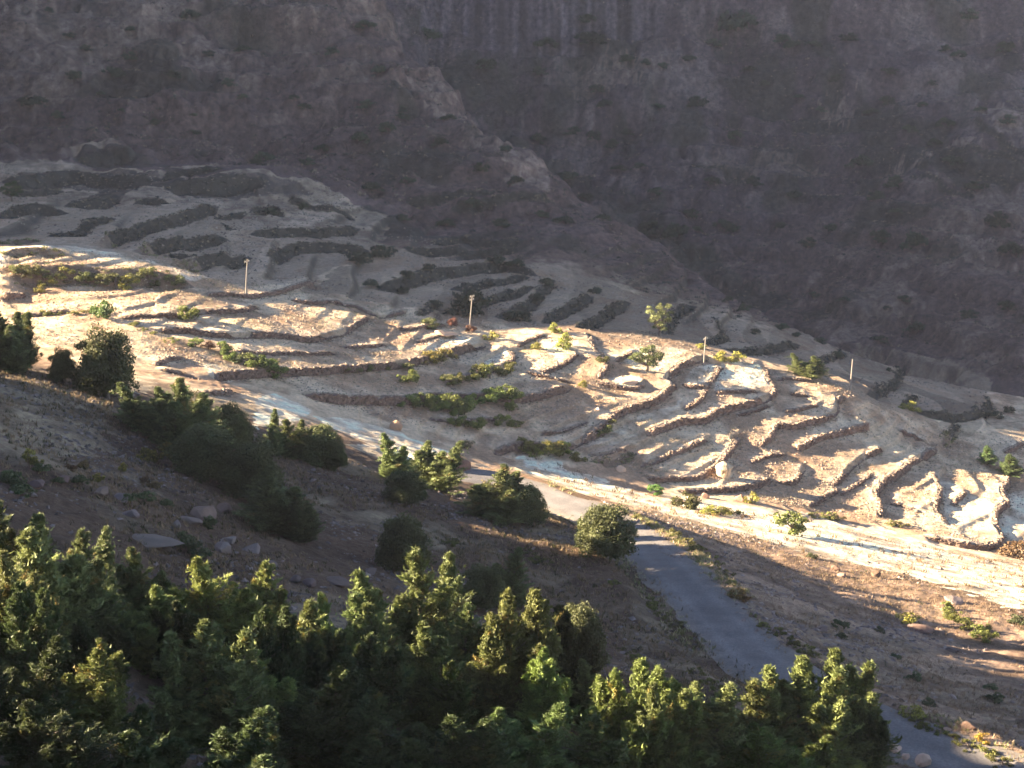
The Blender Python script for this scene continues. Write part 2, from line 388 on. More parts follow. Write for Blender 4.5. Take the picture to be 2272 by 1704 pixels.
for pts, h, w, L, kind, label in STEPS:
    if kind == 'wall': h *= 0.60
    if kind == 'bank': w = w * 0.9
    P = unproj_line(pts, h * 0.5)
    P = catmull(P, 1.2 if kind in ('wall', 'bank') else 5.0)
    STEP_LINES.append((P, h, w, L, kind, label))

ROAD_PX = [(960,1030),(1010,1046),(1120,1072),(1235,1108),(1330,1148),(1425,1202),(1490,1260),(1560,1335),(1640,1420),(1730,1495),(1850,1558),(2000,1625),(2140,1690),(2300,1760)]
ROAD = catmull(unproj_line(ROAD_PX), 2.0)
ROAD_HW = 3.6
_rz = base(ROAD[:, 0], ROAD[:, 1])
for _ in range(6):
    _rz[1:-1] = (_rz[:-2] + _rz[1:-1] + _rz[2:]) / 3
ROAD_Z = _rz
_ral = np.concatenate([[0], np.cumsum(np.linalg.norm(np.diff(ROAD, axis=0), axis=1))])

# top line of the mountain flank unseen left of the view, shaped to shade the far side: (distance ahead, height)
FLANK = np.array([(-400,-300),(225,-130),(252,-60),(264,-40),(271,-26),(308,-2),(345,40),(430,100),(540,170),(690,260),(800,300),(1200,340)], float)
# crest line of the hill left of the view, an unseen shoulder shaped and notched to light and shade the near slope: (distance ahead, height)
SHOULDER = np.array([(-200,10),(20,-2),(45,-5),(62,-7.2),(80,-8.5),(87,-10),(91,-12.4),(97,-12.4),(102,-11),(112,-11),(122,-12),(133,-14),(141,-26),(151,-38),(167,-60),(260,-200)], float)

def height(x, y, masks=False):
    x = np.asarray(x, float); y = np.asarray(y, float)
    z = base(x, y)
    riser = np.zeros(x.shape); cliffm = np.zeros(x.shape); tread = np.zeros(x.shape)
    far = smooth(340, 470, y)
    # land noise
    n1 = fbm(x, y, 46, 4, 3); n2 = fbm(x, y, 9, 4, 11); n3 = fbm(x, y, 2.2, 3, 23)
    mid = smooth(188, 215, y + 0.25 * x * 0) * (1 - far)
    z = z + far * (n1 * 9.0 + n2 * 4.5) + (1 - far) * (0.25 * n1 + (1 - mid) * (0.25 + 0.6 * (1 - smooth(150, 185, y))) * n2 + mid * 0.18 * n2)
    z = z + 0.07 * mid * fbm(x, y, 0.9, 2, 29)
    z = z + n3 * (0.34 * (1 - far) + 1.5 * far) * np.where(y < 330, 1.0 - 0.6 * smooth(150, 190, y), 1.0)
    # ledges on the far mountain
    if np.any(far > 0):
        zz = z + 3.0 * vnoise(x, y, 60, 91)
        z = z + far * (0.9 * np.sin(zz * 2 * math.pi / 8.0) + 0.35 * np.sin(zz * 2 * math.pi / 3.7 + 1.0)) * (0.4 + 1.2 * (vnoise(x, y, 35, 92) + 0.5))
    # small contour terraces all over the shaded fields
    cst = np.zeros(x.shape)
    sm = smooth(286, 300, y) * (1 - smooth(385, 412, y)) * (1 - smooth(.30, .36, x / np.maximum(y, 1)) * smooth(330, 345, y))
    if np.any(sm > 0):
        zb = base(x, y) + 1.5 * vnoise(x, y, 38, 95) + .5 * vnoise(x, y, 12, 96)
        p_ = 2.1
        q = zb / p_
        fr = q - np.floor(q)
        rise = smooth(.80, 1.0, fr)
        on = np.clip(.5 + 3.2 * vnoise(x, y, 30, 97), 0, 1) * sm
        z = z + on * .85 * p_ * (rise - fr)
        cst = on * np.clip(1 - np.abs(fr - .9) / .11, 0, 1)
    # low lynchets between the walls of the sunlit terraces
    sm = smooth(214, 226, y) * (1 - smooth(282, 294, y))
    if np.any(sm > 0):
        zb = base(x, y) + .9 * vnoise(x, y, 30, 98) + .35 * vnoise(x, y, 9, 99)
        p_ = 1.25
        q = zb / p_
        fr = q - np.floor(q)
        on = np.clip(.55 + 3.0 * vnoise(x, y, 24, 100), 0, 1) * sm
        on = on * (.55 + .45 * smooth(-25, 15, x))
        z = z + on * .62 * p_ * (smooth(.84, 1.0, fr) - fr)
        cst = np.maximum(cst, .6 * on * np.clip(1 - np.abs(fr - .92) / .09, 0, 1))
    for P, h, w, L, kind, label in STEP_LINES:
        mg = 3.2 * L + w
        m = (x > P[:, 0].min() - mg) & (x < P[:, 0].max() + mg) & (y > P[:, 1].min() - mg) & (y < P[:, 1].max() + mg)
        if not m.any(): continue
        xs = x[m]; ys = y[m]
        sd, al, tot = line_coords(xs, ys, P)
        if kind == 'cliff':
            sd = sd + 3.0 * vnoise(xs, ys * 0.02, 2.4, 5) + 4.0 * vnoise(xs, ys * 0.1, 9, 6)
        elif kind == 'ledge':
            sd = sd + 6.0 * vnoise(xs, ys, 14, 5) + 3.0 * vnoise(xs, ys, 5, 6)
        elif kind == 'bank':
            sd = sd + 0.25 * vnoise(xs, ys, 1.5, 8) + 0.6 * vnoise(xs, ys, 5, 9)
        end = min(0.22 * tot, (2.6 if kind == 'wall' else 5.0) if kind in ('wall', 'bank') else 30.0)
        tp = smooth(0, end, al) * smooth(0, end, tot - al)
        # beyond the line's ends the step must vanish
        hw = w / 2
        up = np.where(sd > hw, 0.9 * np.exp(-np.clip(sd - hw, 0, None) / (1.5 * L)), np.where(sd < -hw, -1.1 * np.exp(-np.clip(-sd - hw, 0, None) / (1.3 * L)), sd / hw - 0.1))
        z[m] += tp * h * 0.5 * up
        if masks:
            rm = np.clip(1 - (np.abs(sd) - hw) / 0.3, 0, 1) * (tp > 0.04)
            if kind == 'ledge': pass
            elif kind == 'cliff': cliffm[m] = np.maximum(cliffm[m], np.clip(1 - (np.abs(sd + 1) - hw) / 1.5, 0, 1) * smooth(0.1, 0.5, tp))
            else:
                riser[m] = np.maximum(riser[m], rm * (1.0 if kind == 'bank' else 0.55))
                tread[m] = np.maximum(tread[m], tp * np.where(sd > hw, np.exp(-(sd - hw) / 2.2), 0) * (kind == 'wall'))
    # road bench
    m = (y > 60) & (y < 215) & (x > -40) & (x < 60)
    roadm = np.zeros(x.shape)
    if m.any():
        sd, al, tot = line_coords(x[m], y[m], ROAD)
        rz = np.interp(al, _ral, ROAD_Z)
        a = np.abs(sd)
        k = 1 - smooth(ROAD_HW + 0.6, ROAD_HW + 4.5, a)
        z[m] = z[m] * (1 - k) + (rz - 0.12 - 0.05 * (a > ROAD_HW)) * k
        roadm[m] = k
    # flank of the mountain left of the view
    ys = np.maximum(y, 60.0)
    t = x / ys
    kf = smooth(-0.43, -0.56, t) if False else smooth(0.43, 0.56, -t)
    if np.any(kf > 0):
        T = np.interp(y + 0.02 * x, FLANK[:, 0], FLANK[:, 1]) + 10 * n1 + 4 * n2
        zf = np.where(T > z, T, z)
        z = z * (1 - kf) + zf * kf
    ks = smooth(0, 1, (-x - .45 * np.maximum(y, 30) - 2) / np.maximum(88 - .45 * np.maximum(y, 30) - 2, 4.0))
    if np.any(ks > 0):
        T = np.interp(y, SHOULDER[:, 0], SHOULDER[:, 1]) + 1.2 * n2
        z = z * (1 - ks) + np.maximum(z, T) * ks
    if masks:
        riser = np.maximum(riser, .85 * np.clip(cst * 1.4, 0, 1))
        return z, riser, cliffm, tread, roadm, far
    return z
# ------------------------------------------------------------------ land mesh
def mesh_from(name, V, F, smooth_shade=True):
    me = bpy.data.meshes.new(name)
    V = np.ascontiguousarray(V, np.float32); F = np.ascontiguousarray(F, np.int32)
    k = F.shape[1]
    me.vertices.add(len(V)); me.vertices.foreach_set("co", V.ravel())
    me.loops.add(F.size); me.loops.foreach_set("vertex_index", F.ravel())
    me.polygons.add(len(F))
    me.polygons.foreach_set("loop_start", np.arange(0, F.size, k, dtype=np.int32))
    me.polygons.foreach_set("loop_total", np.full(len(F), k, np.int32))
    me.polygons.foreach_set("use_smooth", np.full(len(F), smooth_shade, bool))
    me.update(calc_edges=True)
    return me

def set_color(me, rgb, name="Col"):
    at = me.color_attributes.new(name, 'FLOAT_COLOR', 'POINT')
    c = np.ones((len(me.vertices), 4), np.float32); c[:, :3] = rgb
    at.data.foreach_set("color", c.ravel())

def add_obj(name, me, mat=None, parent=None, label=None, cat=None, group=None, kind=None, loc=None):
    o = bpy.data.objects.new(name, me)
    COL.objects.link(o)
    if mat is not None and me is not None and not me.materials: me.materials.append(mat)
    if parent is not None: o.parent = parent
    if loc is not None: o.location = loc
    if label: o["label"] = label
    if cat: o["category"] = cat
    if group: o["group"] = group
    if kind: o["kind"] = kind
    return o

tcol = np.concatenate([np.linspace(-0.46, -0.42, 12)[:-1], np.linspace(-0.42, 0.42, 780), np.linspace(0.42, 0.46, 12)[1:]])
def rows(a, b, s0, s1):
    out = [a]
    while out[-1] < b:
        f = (out[-1] - a) / (b - a)
        out.append(out[-1] + s0 + (s1 - s0) * f)
    out[-1] = b
    return np.array(out)
yrow = np.concatenate([rows(36, 185, 0.3, 0.5)[:-1], rows(185, 345, 0.40, 0.42)[:-1], rows(345, 430, 0.45, 1.0)[:-1], rows(430, 770, 1.0, 1.5)])
GX = tcol[None, :] * yrow[:, None]
GY = np.repeat(yrow[:, None], len(tcol), 1)
GZ, RISER, CLIFF, TREAD, ROADM, FAR = height(GX, GY, True)
print("grid", GX.shape)
# land outside the picture: the hill behind the camera and the flanks to either side
gx = np.arange(-760, 761, 8.0); gy = np.arange(-160, 1000, 8.0)
OX, OY = np.meshgrid(gx, gy)
OZ = height(OX, OY)
tt = np.abs(OX) / np.maximum(OY, 1)
ins = (tt < 0.45) & (OY > 42) & (OY < 765)
OZ = np.where(ins, OZ - 6.0, OZ)
oi = np.arange(OX.size).reshape(OX.shape)
OF = np.stack([oi[:-1, :-1], oi[:-1, 1:], oi[1:, 1:], oi[1:, :-1]], -1).reshape(-1, 4)
deep = ((tt < 0.40) & (OY > 60) & (OY < 740)).ravel()
OF = OF[~deep[OF].all(1)]
OUTER = mesh_from("outer_hillside", np.stack([OX, OY, OZ], -1).reshape(-1, 3), OF)
# ------------------------------------------------------------------ colours of the land
def poly_mask(poly_px, x, y, dz=0.0, rag=0.8, ragscale=3.0):
    P = unproj_line(poly_px, dz)
    out = np.zeros(x.shape)
    mg = 4 + rag * 2
    m = (x > P[:, 0].min() - mg) & (x < P[:, 0].max() + mg) & (y > P[:, 1].min() - mg) & (y < P[:, 1].max() + mg)
    if not m.any(): return out
    xs = x[m]; ys = y[m]
    xs = xs + rag * 2 * fbm(xs, ys, ragscale, 3, 61); ys = ys + rag * 2 * fbm(xs, ys, ragscale, 3, 67)
    ins = np.zeros(xs.shape, bool)
    j = len(P) - 1
    for i in range(len(P)):
        xi, yi = P[i]; xj, yj = P[j]
        c = ((yi > ys) != (yj > ys)) & (xs < (xj - xi) * (ys - yi) / (yj - yi + 1e-12) + xi)
        ins ^= c
        j = i
    out[m] = ins
    return out

SOIL = np.array((.44, .275, .162)); STUB = np.array((.67, .49, .30)); PALE = np.array((.88, .75, .53))
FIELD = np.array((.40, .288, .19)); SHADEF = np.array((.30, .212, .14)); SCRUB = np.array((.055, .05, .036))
MTN = np.array((.138, .090, .074)); MTNG = np.array((.225, .155, .115)); HILL = np.array((.128, .082, .052)); STRAW = np.array((.28, .21, .132))  # these and the field tones are lowered to deepen the shade there
ROCKC = np.array((.15, .115, .115))
PATCHES = [
 # pale stubble and dry grass (photograph pixels), colour, ragged edge in metres, strength
 ([(1150,1005),(1230,1012),(1320,1060),(1420,1092),(1560,1118),(1700,1140),(1900,1185),(2100,1225),(2300,1262),(2300,1365),(2000,1272),(1800,1232),(1600,1175),(1450,1130),(1250,1082),(1180,1040)], PALE, 2.6, .92),
 ([(1500,1095),(1850,1150),(2180,1210),(2300,1230),(2300,1300),(2000,1240),(1700,1175)], PALE, 1.5, .6),
 ([(570,885),(600,868),(695,908),(645,938),(560,950)], PALE, .5, 1),
 ([(690,920),(780,925),(860,945),(1000,1000),(1010,1040),(880,1010),(760,960)], PALE, .6, .9),
 ([(770,985),(860,990),(980,1025),(960,1045),(840,1020)], PALE, .6, .6),
 ([(950,755),(1040,742),(1070,748),(1000,780),(940,795)], PALE, .4, .9),
 ([(1060,805),(1110,780),(1130,770),(1120,800),(1070,815)], PALE, .3, .9),
 ([(1195,755),(1230,750),(1260,778),(1240,810),(1210,780)], PALE, .4, .8),
 ([(1350,840),(1400,835),(1428,845),(1405,868),(1370,862)], PALE, .3, .9),
 ([(1355,790),(1420,770),(1470,770),(1530,775),(1480,810),(1460,830),(1430,835),(1380,795)], PALE, .4, .7),
 ([(1600,800),(1680,802),(1700,850),(1720,860),(1640,870),(1585,865)], PALE, .3, .85),
 ([(1540,810),(1590,805),(1570,850),(1530,855),(1520,840)], PALE, .3, .8),
 ([(1400,930),(1480,900),(1520,885),(1500,905),(1420,960),(1320,985),(1260,985)], PALE, .5, .5),
 ([(2060,1035),(2110,1060),(2200,1120),(2205,1180),(2120,1190),(2090,1160),(2095,1110)], PALE, .6, .7),
 ([(2215,1090),(2300,1080),(2300,1210),(2220,1190)], PALE, .6, .8),
 ([(0,560),(130,535),(260,560),(380,590),(500,610),(420,630),(250,590),(0,590)], PALE, .8, .6),
 ([(450,815),(560,805),(590,815),(520,835),(470,840)], PALE, .5, .8),
 ([(250,850),(330,830),(350,850),(280,880)], PALE, .5, .4),
 # pale fields in the shade on the left
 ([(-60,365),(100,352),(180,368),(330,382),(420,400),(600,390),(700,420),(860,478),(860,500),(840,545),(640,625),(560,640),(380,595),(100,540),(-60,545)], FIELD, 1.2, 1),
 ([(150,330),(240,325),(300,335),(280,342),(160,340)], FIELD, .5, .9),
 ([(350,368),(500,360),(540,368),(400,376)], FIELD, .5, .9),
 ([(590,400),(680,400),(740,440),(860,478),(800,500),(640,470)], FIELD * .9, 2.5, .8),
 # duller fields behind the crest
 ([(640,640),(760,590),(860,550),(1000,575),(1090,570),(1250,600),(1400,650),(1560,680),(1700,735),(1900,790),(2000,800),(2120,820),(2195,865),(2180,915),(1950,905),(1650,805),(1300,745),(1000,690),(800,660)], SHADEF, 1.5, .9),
 ([(1180,400),(1240,430),(1180,440),(1100,400)], MTNG * 1.2, 3, .8),
 ([(1090,330),(1140,345),(1160,400),(1110,370)], MTNG * 1.3, 3, .8),
 ([(1170,375),(1250,420),(1220,430),(1150,400)], MTNG * 1.4, 3, .8),
 ([(2150,260),(2300,235),(2300,330),(2240,320)], MTNG * 1.4, 4, .8),
 ([(2080,320),(2180,325),(2210,342),(2100,340)], MTNG * 1.4, 4, .7),
 ([(1960,360),(2060,360),(2040,380),(1970,378)], MTNG * 1.3, 4, .7),
 ([(2100,540),(2200,545),(2180,575),(2110,565)], MTNG * 1.5, 3, .7),
 ([(1550,360),(1750,350),(1900,380),(1700,400),(1580,390)], MTNG, 4, .6),
 ([(1820,200),(1900,195),(1900,240),(1840,250)], MTNG * 1.4, 4, .6),
 ([(1250,130),(1450,125),(1500,170),(1300,200)], MTNG * 1.1, 6, .6),
 # overgrown banks between the pale fields
 (c1([(100,1150),(480,1095),(700,1100),(1000,1125),(1100,1165),(1400,1190),(1720,1195),(1800,1240),(1700,1300),(1500,1290),(1300,1265),(1050,1195),(880,1190),(850,1240),(740,1290),(650,1345),(560,1345),(420,1290),(560,1270),(640,1200),(400,1190),(240,1230),(160,1200)]), np.array((.07, .055, .042)), .8, 1),
 (c1([(480,985),(880,985),(1010,1050),(900,1090),(620,1075),(480,1040)]), np.array((.08, .062, .045)), 1.0, 1),
 (c1([(1040,1115),(1150,1095),(1440,1090),(1440,1140),(1100,1145)]), np.array((.08, .062, .045)), .6, 1),
 (c1([(1700,1190),(1900,1210),(2000,1260),(1900,1330),(1780,1280)]), np.array((.10, .075, .058)), 1.2, .9),
 # dark growth in the gorge behind the massif's edge
 ([(880,40),(905,110),(1010,180),(1075,275),(1215,392),(1485,548),(1720,705),(1760,690),(1640,600),(1420,440),(1270,335),(1120,235),(1010,130),(960,60)], SCRUB * 1.1, 5, .75),
 ([(1040,80),(1200,100),(1330,110),(1300,150),(1150,150),(1060,130)], SCRUB * 1.2, 6, .6),
 ([(1560,60),(1680,70),(1700,110),(1600,105)], SCRUB * 1.1, 5, .7),
 # dry grass on the massif's edge
 ([(840,120),(900,130),(990,190),(1040,270),(1000,260),(900,170)], MTNG * 1.15, 4, .7),
 ([(1000,290),(1080,310),(1140,360),(1080,350)], MTNG * 1.1, 4, .7),
 ([(1330,1130),(1560,1180),(1850,1240),(2300,1370),(2300,1740),(2150,1680),(1950,1590),(1700,1440),(1560,1300)], np.array((.40, .265, .175)), 3.0, .75),  # slope beyond the road, lightened to stand for its partial sunlight
 # hillside near the camera
 ([(-40,880),(120,890),(260,930),(250,985),(100,1000),(-40,1010)], STRAW * 1.15, 2.0, .95),
 ([(100,1090),(170,1110),(240,1180),(420,1210),(400,1190),(260,1120)], STRAW * .75, 1.2, .7),
 ([(1400,1330),(1480,1340),(1470,1440),(1400,1480),(1370,1400)], STRAW * .8, 1.2, .6),
 ([(1600,1300),(1900,1420),(2272,1560),(2272,1640),(1900,1500),(1650,1380)], STRAW * .75, 2.5, .5),
]
def land_colour(x, y, riser, cliff, tread, far):
    n = fbm(x, y, 14, 4, 201); n2 = fbm(x, y, 3.0, 3, 207); n3 = fbm(x, y, 60, 3, 211)
    shp = x.shape
    near = 1 - smooth(180, 205, y + 0.10 * x)
    c = np.zeros(shp + (3,))
    t = smooth(-.25, .3, n + .5 * n2)[..., None]
    terr = SOIL * (1 - t) + STUB * t
    t2 = smooth(-.1, .45, n + .4 * n2)[..., None]
    hill = HILL * (1 - t2) + STRAW * .85 * t2
    t3 = smooth(.0, .55, n3 + .8 * n + .4 * n2)[..., None]
    mt = MTN * (1 - t3) + MTNG * t3
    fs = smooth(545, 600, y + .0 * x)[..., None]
    mt = mt * (1 - fs * np.array((.24, .20, .08)))  # far side tinted darker and bluer to stand for distance haze
    t4 = smooth(.10, .35, fbm(x, y, 22, 4, 231) + .15 * n2)[..., None]
    mt = mt * (1 - .75 * t4) + SCRUB * .75 * t4
    c = terr * (1 - near[..., None]) + hill * near[..., None]
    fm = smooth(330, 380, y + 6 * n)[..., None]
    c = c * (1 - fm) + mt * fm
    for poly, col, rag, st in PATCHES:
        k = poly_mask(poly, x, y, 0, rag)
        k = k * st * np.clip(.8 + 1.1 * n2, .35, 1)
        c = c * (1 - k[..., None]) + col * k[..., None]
    sm = smooth(286, 300, y) * (1 - smooth(395, 420, y))
    q = np.floor((base(x, y) + 1.5 * vnoise(x, y, 38, 95) + .5 * vnoise(x, y, 12, 96)) / 2.1)
    tone = _hash(q.astype(np.int64), np.floor(x / 26 + .8 * q).astype(np.int64), 5) - .5
    c = c * (1 + .5 * sm * tone)[..., None]
    k = (tread * .38)[..., None]  # lips whitened for trampled grass and for the sun they catch
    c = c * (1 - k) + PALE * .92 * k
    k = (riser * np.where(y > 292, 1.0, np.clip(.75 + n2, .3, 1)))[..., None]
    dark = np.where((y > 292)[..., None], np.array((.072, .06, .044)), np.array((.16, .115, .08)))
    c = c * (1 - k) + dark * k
    k = (cliff * .8)[..., None]
    stripe = (.8 + .9 * vnoise(x, y * .03, 1.8, 77))[..., None]
    c = c * (1 - k) + ROCKC * stripe * k
    return np.clip(c * (1 + .35 * n2[..., None]), .012, .85)

# ------------------------------------------------------------------ materials
def new_mat(name):
    m = bpy.data.materials.new(name)
    m.use_nodes = True
    nt = m.node_tree
    nt.nodes.clear()
    out = nt.nodes.new("ShaderNodeOutputMaterial")
    b = nt.nodes.new("ShaderNodeBsdfPrincipled")
    b.inputs["Roughness"].default_value = 0.95
    b.inputs["Specular IOR Level"].default_value = 0.15
    nt.links.new(b.outputs[0], out.inputs[0])
    return m, nt, b, out

def noise_node(nt, scale, detail=4, rough=.6, coord='Object'):
    tc = nt.nodes.new("ShaderNodeTexCoord")
    nz = nt.nodes.new("ShaderNodeTexNoise")
    nz.inputs["Scale"].default_value = scale
    nz.inputs["Detail"].default_value = detail
    nz.inputs["Roughness"].default_value = rough
    nt.links.new(tc.outputs[coord], nz.inputs["Vector"])
    return nz

def mul_range(nt, fac_socket, lo, hi, a=.3, b=.7):
    r = nt.nodes.new("ShaderNodeMapRange")
    r.inputs["From Min"].default_value = a; r.inputs["From Max"].default_value = b
    r.inputs["To Min"].default_value = lo; r.inputs["To Max"].default_value = hi
    nt.links.new(fac_socket, r.inputs["Value"])
    return r.outputs[0]

def land_material(name, s1, s2, bump_dist, bump_str=1.0, contrast=(.65, 1.35)):
    m, nt, b, out = new_mat(name)
    at = nt.nodes.new("ShaderNodeAttribute"); at.attribute_name = "Col"
    n1 = noise_node(nt, s1, 6, .65); n2 = noise_node(nt, s2, 5, .7)
    f1 = mul_range(nt, n1.outputs["Fac"], contrast[0], contrast[1])
    f2 = mul_range(nt, n2.outputs["Fac"], .75, 1.25)
    mm = nt.nodes.new("ShaderNodeMath"); mm.operation = 'MULTIPLY'
    nt.links.new(f1, mm.inputs[0]); nt.links.new(f2, mm.inputs[1])
    vm = nt.nodes.new("ShaderNodeVectorMath"); vm.operation = 'SCALE'
    nt.links.new(at.outputs["Color"], vm.inputs[0]); nt.links.new(mm.outputs[0], vm.inputs["Scale"])
    nt.links.new(vm.outputs[0], b.inputs["Base Color"])
    bp = nt.nodes.new("ShaderNodeBump")
    bp.inputs["Strength"].default_value = bump_str; bp.inputs["Distance"].default_value = bump_dist
    ad = nt.nodes.new("ShaderNodeMath"); ad.operation = 'ADD'
    nt.links.new(n1.outputs["Fac"], ad.inputs[0]); nt.links.new(n2.outputs["Fac"], ad.inputs[1])
    nt.links.new(ad.outputs[0], bp.inputs["Height"])
    nt.links.new(bp.outputs[0], b.inputs["Normal"])
    return m
M_HILL = land_material("hillside_ground", 1.6, 6.0, .12, .9)
M_TERR = land_material("terrace_soil", 1.1, 3.5, .15, 1.0, (.75, 1.25))
M_MTN = land_material("mountain_rock", .45, 1.6, .6, 1.0, (.5, 1.5))

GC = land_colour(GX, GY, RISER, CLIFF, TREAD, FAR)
nr, nc = GX.shape
idx = np.arange(nr * nc).reshape(nr, nc)
FALL = np.stack([idx[:-1, :-1], idx[:-1, 1:], idx[1:, 1:], idx[1:, :-1]], -1).reshape(-1, 4)
VALL = np.stack([GX, GY, GZ], -1).reshape(-1, 3)
CALL = GC.reshape(-1, 3)
def edge_curve(px):
    P = np.array([unproject(*p)[:2] for p in px])
    return P[:, 0] / P[:, 1], P[:, 1]
NE = edge_curve([(-20,782),(0,784),(250,852),(560,932),(800,985),(1000,1000),(1130,1010),(1300,1025),(1500,1095),(1850,1150),(2180,1215),(2290,1235)])
FE = edge_curve([(-20,340),(0,342),(300,325),(500,350),(700,385),(880,462),(1080,560),(1300,610),(1500,670),(1700,730),(1950,790),(2190,860),(2290,885)])
tcen = (GX[:-1, :-1] / GY[:-1, :-1]).ravel(); ycen = GY[:-1, :-1].ravel()
ny = np.interp(tcen, *NE); fy = np.interp(tcen, *FE)
zone = np.where(ycen < ny, 0, np.where(ycen < fy, 1, 2))
for k, (nm, mt) in enumerate((("hillside", M_HILL), ("terraced_ground", M_TERR), ("mountain", M_MTN))):
    Fz = FALL[zone == k]
    used = np.unique(Fz)
    remap = np.zeros(len(VALL), np.int64); remap[used] = np.arange(len(used))
    me = mesh_from(nm, VALL[used], remap[Fz])
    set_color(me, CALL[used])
    add_obj(nm, me, mt, kind="structure")
zc = np.zeros(OX.shape)
OC = land_colour(OX, OY, zc, zc, zc, zc)
set_color(OUTER, OC.reshape(-1, 3))
add_obj("outer_hillside", OUTER, M_MTN, kind="structure")

# ------------------------------------------------------------------ road
def road_mesh():
    n = len(ROAD)
    T = np.gradient(ROAD, axis=0); T /= np.linalg.norm(T, axis=1)[:, None]
    N = np.stack([-T[:, 1], T[:, 0]], 1)
    prof = np.linspace(-1, 1, 15)
    V = []; C = []
    for i in range(n):
        wob = 0.35 * vnoise(np.array([i * 2.0]), np.array([0.0]), 6, 5)[0]
        for p in prof:
            hw = ROAD_HW + wob + (1.1 * vnoise(np.array([i * 2.0]), np.array([p * 10]), 3, 9)[0] if abs(p) == 1 else 0)
            q = ROAD[i] + N[i] * p * hw
            z = ROAD_Z[i] + 0.0 - 0.09 * p * p - (0.05 if abs(p) == 1 else 0)
            V.append((q[0], q[1], z))
            track = math.exp(-((abs(p) - .45) / .16) ** 2)
            edge = abs(p) ** 4
            C.append(np.array((.19, .17, .155)) * (1 + .2 * track) * (1 - edge) + np.array((.25, .205, .16)) * edge)
    k = len(prof)
    F = [(i * k + j, (i + 1) * k + j, (i + 1) * k + j + 1, i * k + j + 1) for i in range(n - 1) for j in range(k - 1)]
    me = mesh_from("road", np.array(V), np.array(F)[:, ::-1])
    set_color(me, np.array(C))
    return me
M_ROAD = land_material("gravel_road", .35, 5.0, .05, .8, (.82, 1.18))
add_obj("road", road_mesh(), M_ROAD, kind="structure")
# ------------------------------------------------------------------ dry stone terrace walls
def stone_material():
    m, nt, b, out = new_mat("dry_stone")
    at = nt.nodes.new("ShaderNodeAttribute"); at.attribute_name = "Col"
    n1 = noise_node(nt, 2.2, 5, .7)
    f1 = mul_range(nt, n1.outputs["Fac"], .6, 1.4)
    vm = nt.nodes.new("ShaderNodeVectorMath"); vm.operation = 'SCALE'
    nt.links.new(at.outputs["Color"], vm.inputs[0]); nt.links.new(f1, vm.inputs["Scale"])
    nt.links.new(vm.outputs[0], b.inputs["Base Color"])
    bp = nt.nodes.new("ShaderNodeBump"); bp.inputs["Distance"].default_value = .15
    nt.links.new(n1.outputs["Fac"], bp.inputs["Height"]); nt.links.new(bp.outputs[0], b.inputs["Normal"])
    return m
M_STONE = stone_material()

def rock_verts(n, seed):
    r = np.random.default_rng(seed)
    v = np.array([(1,0,0),(-1,0,0),(0,1,0),(0,-1,0),(0,0,1),(0,0,-1)], float)
    return v
OCT_F = np.array([(0,2,4),(2,1,4),(1,3,4),(3,0,4),(2,0,5),(1,2,5),(3,1,5),(0,3,5)])
def stones_mesh(name, pos, size, col, seed=0, flat=.7):
    """many small angular stones in one mesh"""
    r = np.random.default_rng(seed)
    n = len(pos)
    o = np.array([(1,0,0),(-1,0,0),(0,1,0),(0,-1,0),(0,0,1),(0,0,-1)], float)
    v = o[None] * (0.6 + 0.8 * r.random((n, 6, 1))) + 0.25 * r.standard_normal((n, 6, 3))
    v[:, :, 2] *= flat
    a = r.random(n) * 6.283
    ca, sa = np.cos(a)[:, None], np.sin(a)[:, None]
    x = v[:, :, 0] * ca - v[:, :, 1] * sa; y = v[:, :, 0] * sa + v[:, :, 1] * ca
    v[:, :, 0] = x; v[:, :, 1] = y
    v = v * np.asarray(size)[:, None, None] + np.asarray(pos)[:, None, :]
    F = (OCT_F[None] + (np.arange(n) * 6)[:, None, None]).reshape(-1, 3)
    me = mesh_from(name, v.reshape(-1, 3), F, False)
    c = np.repeat(np.asarray(col), 6, axis=0)
    set_color(me, c)
    return me

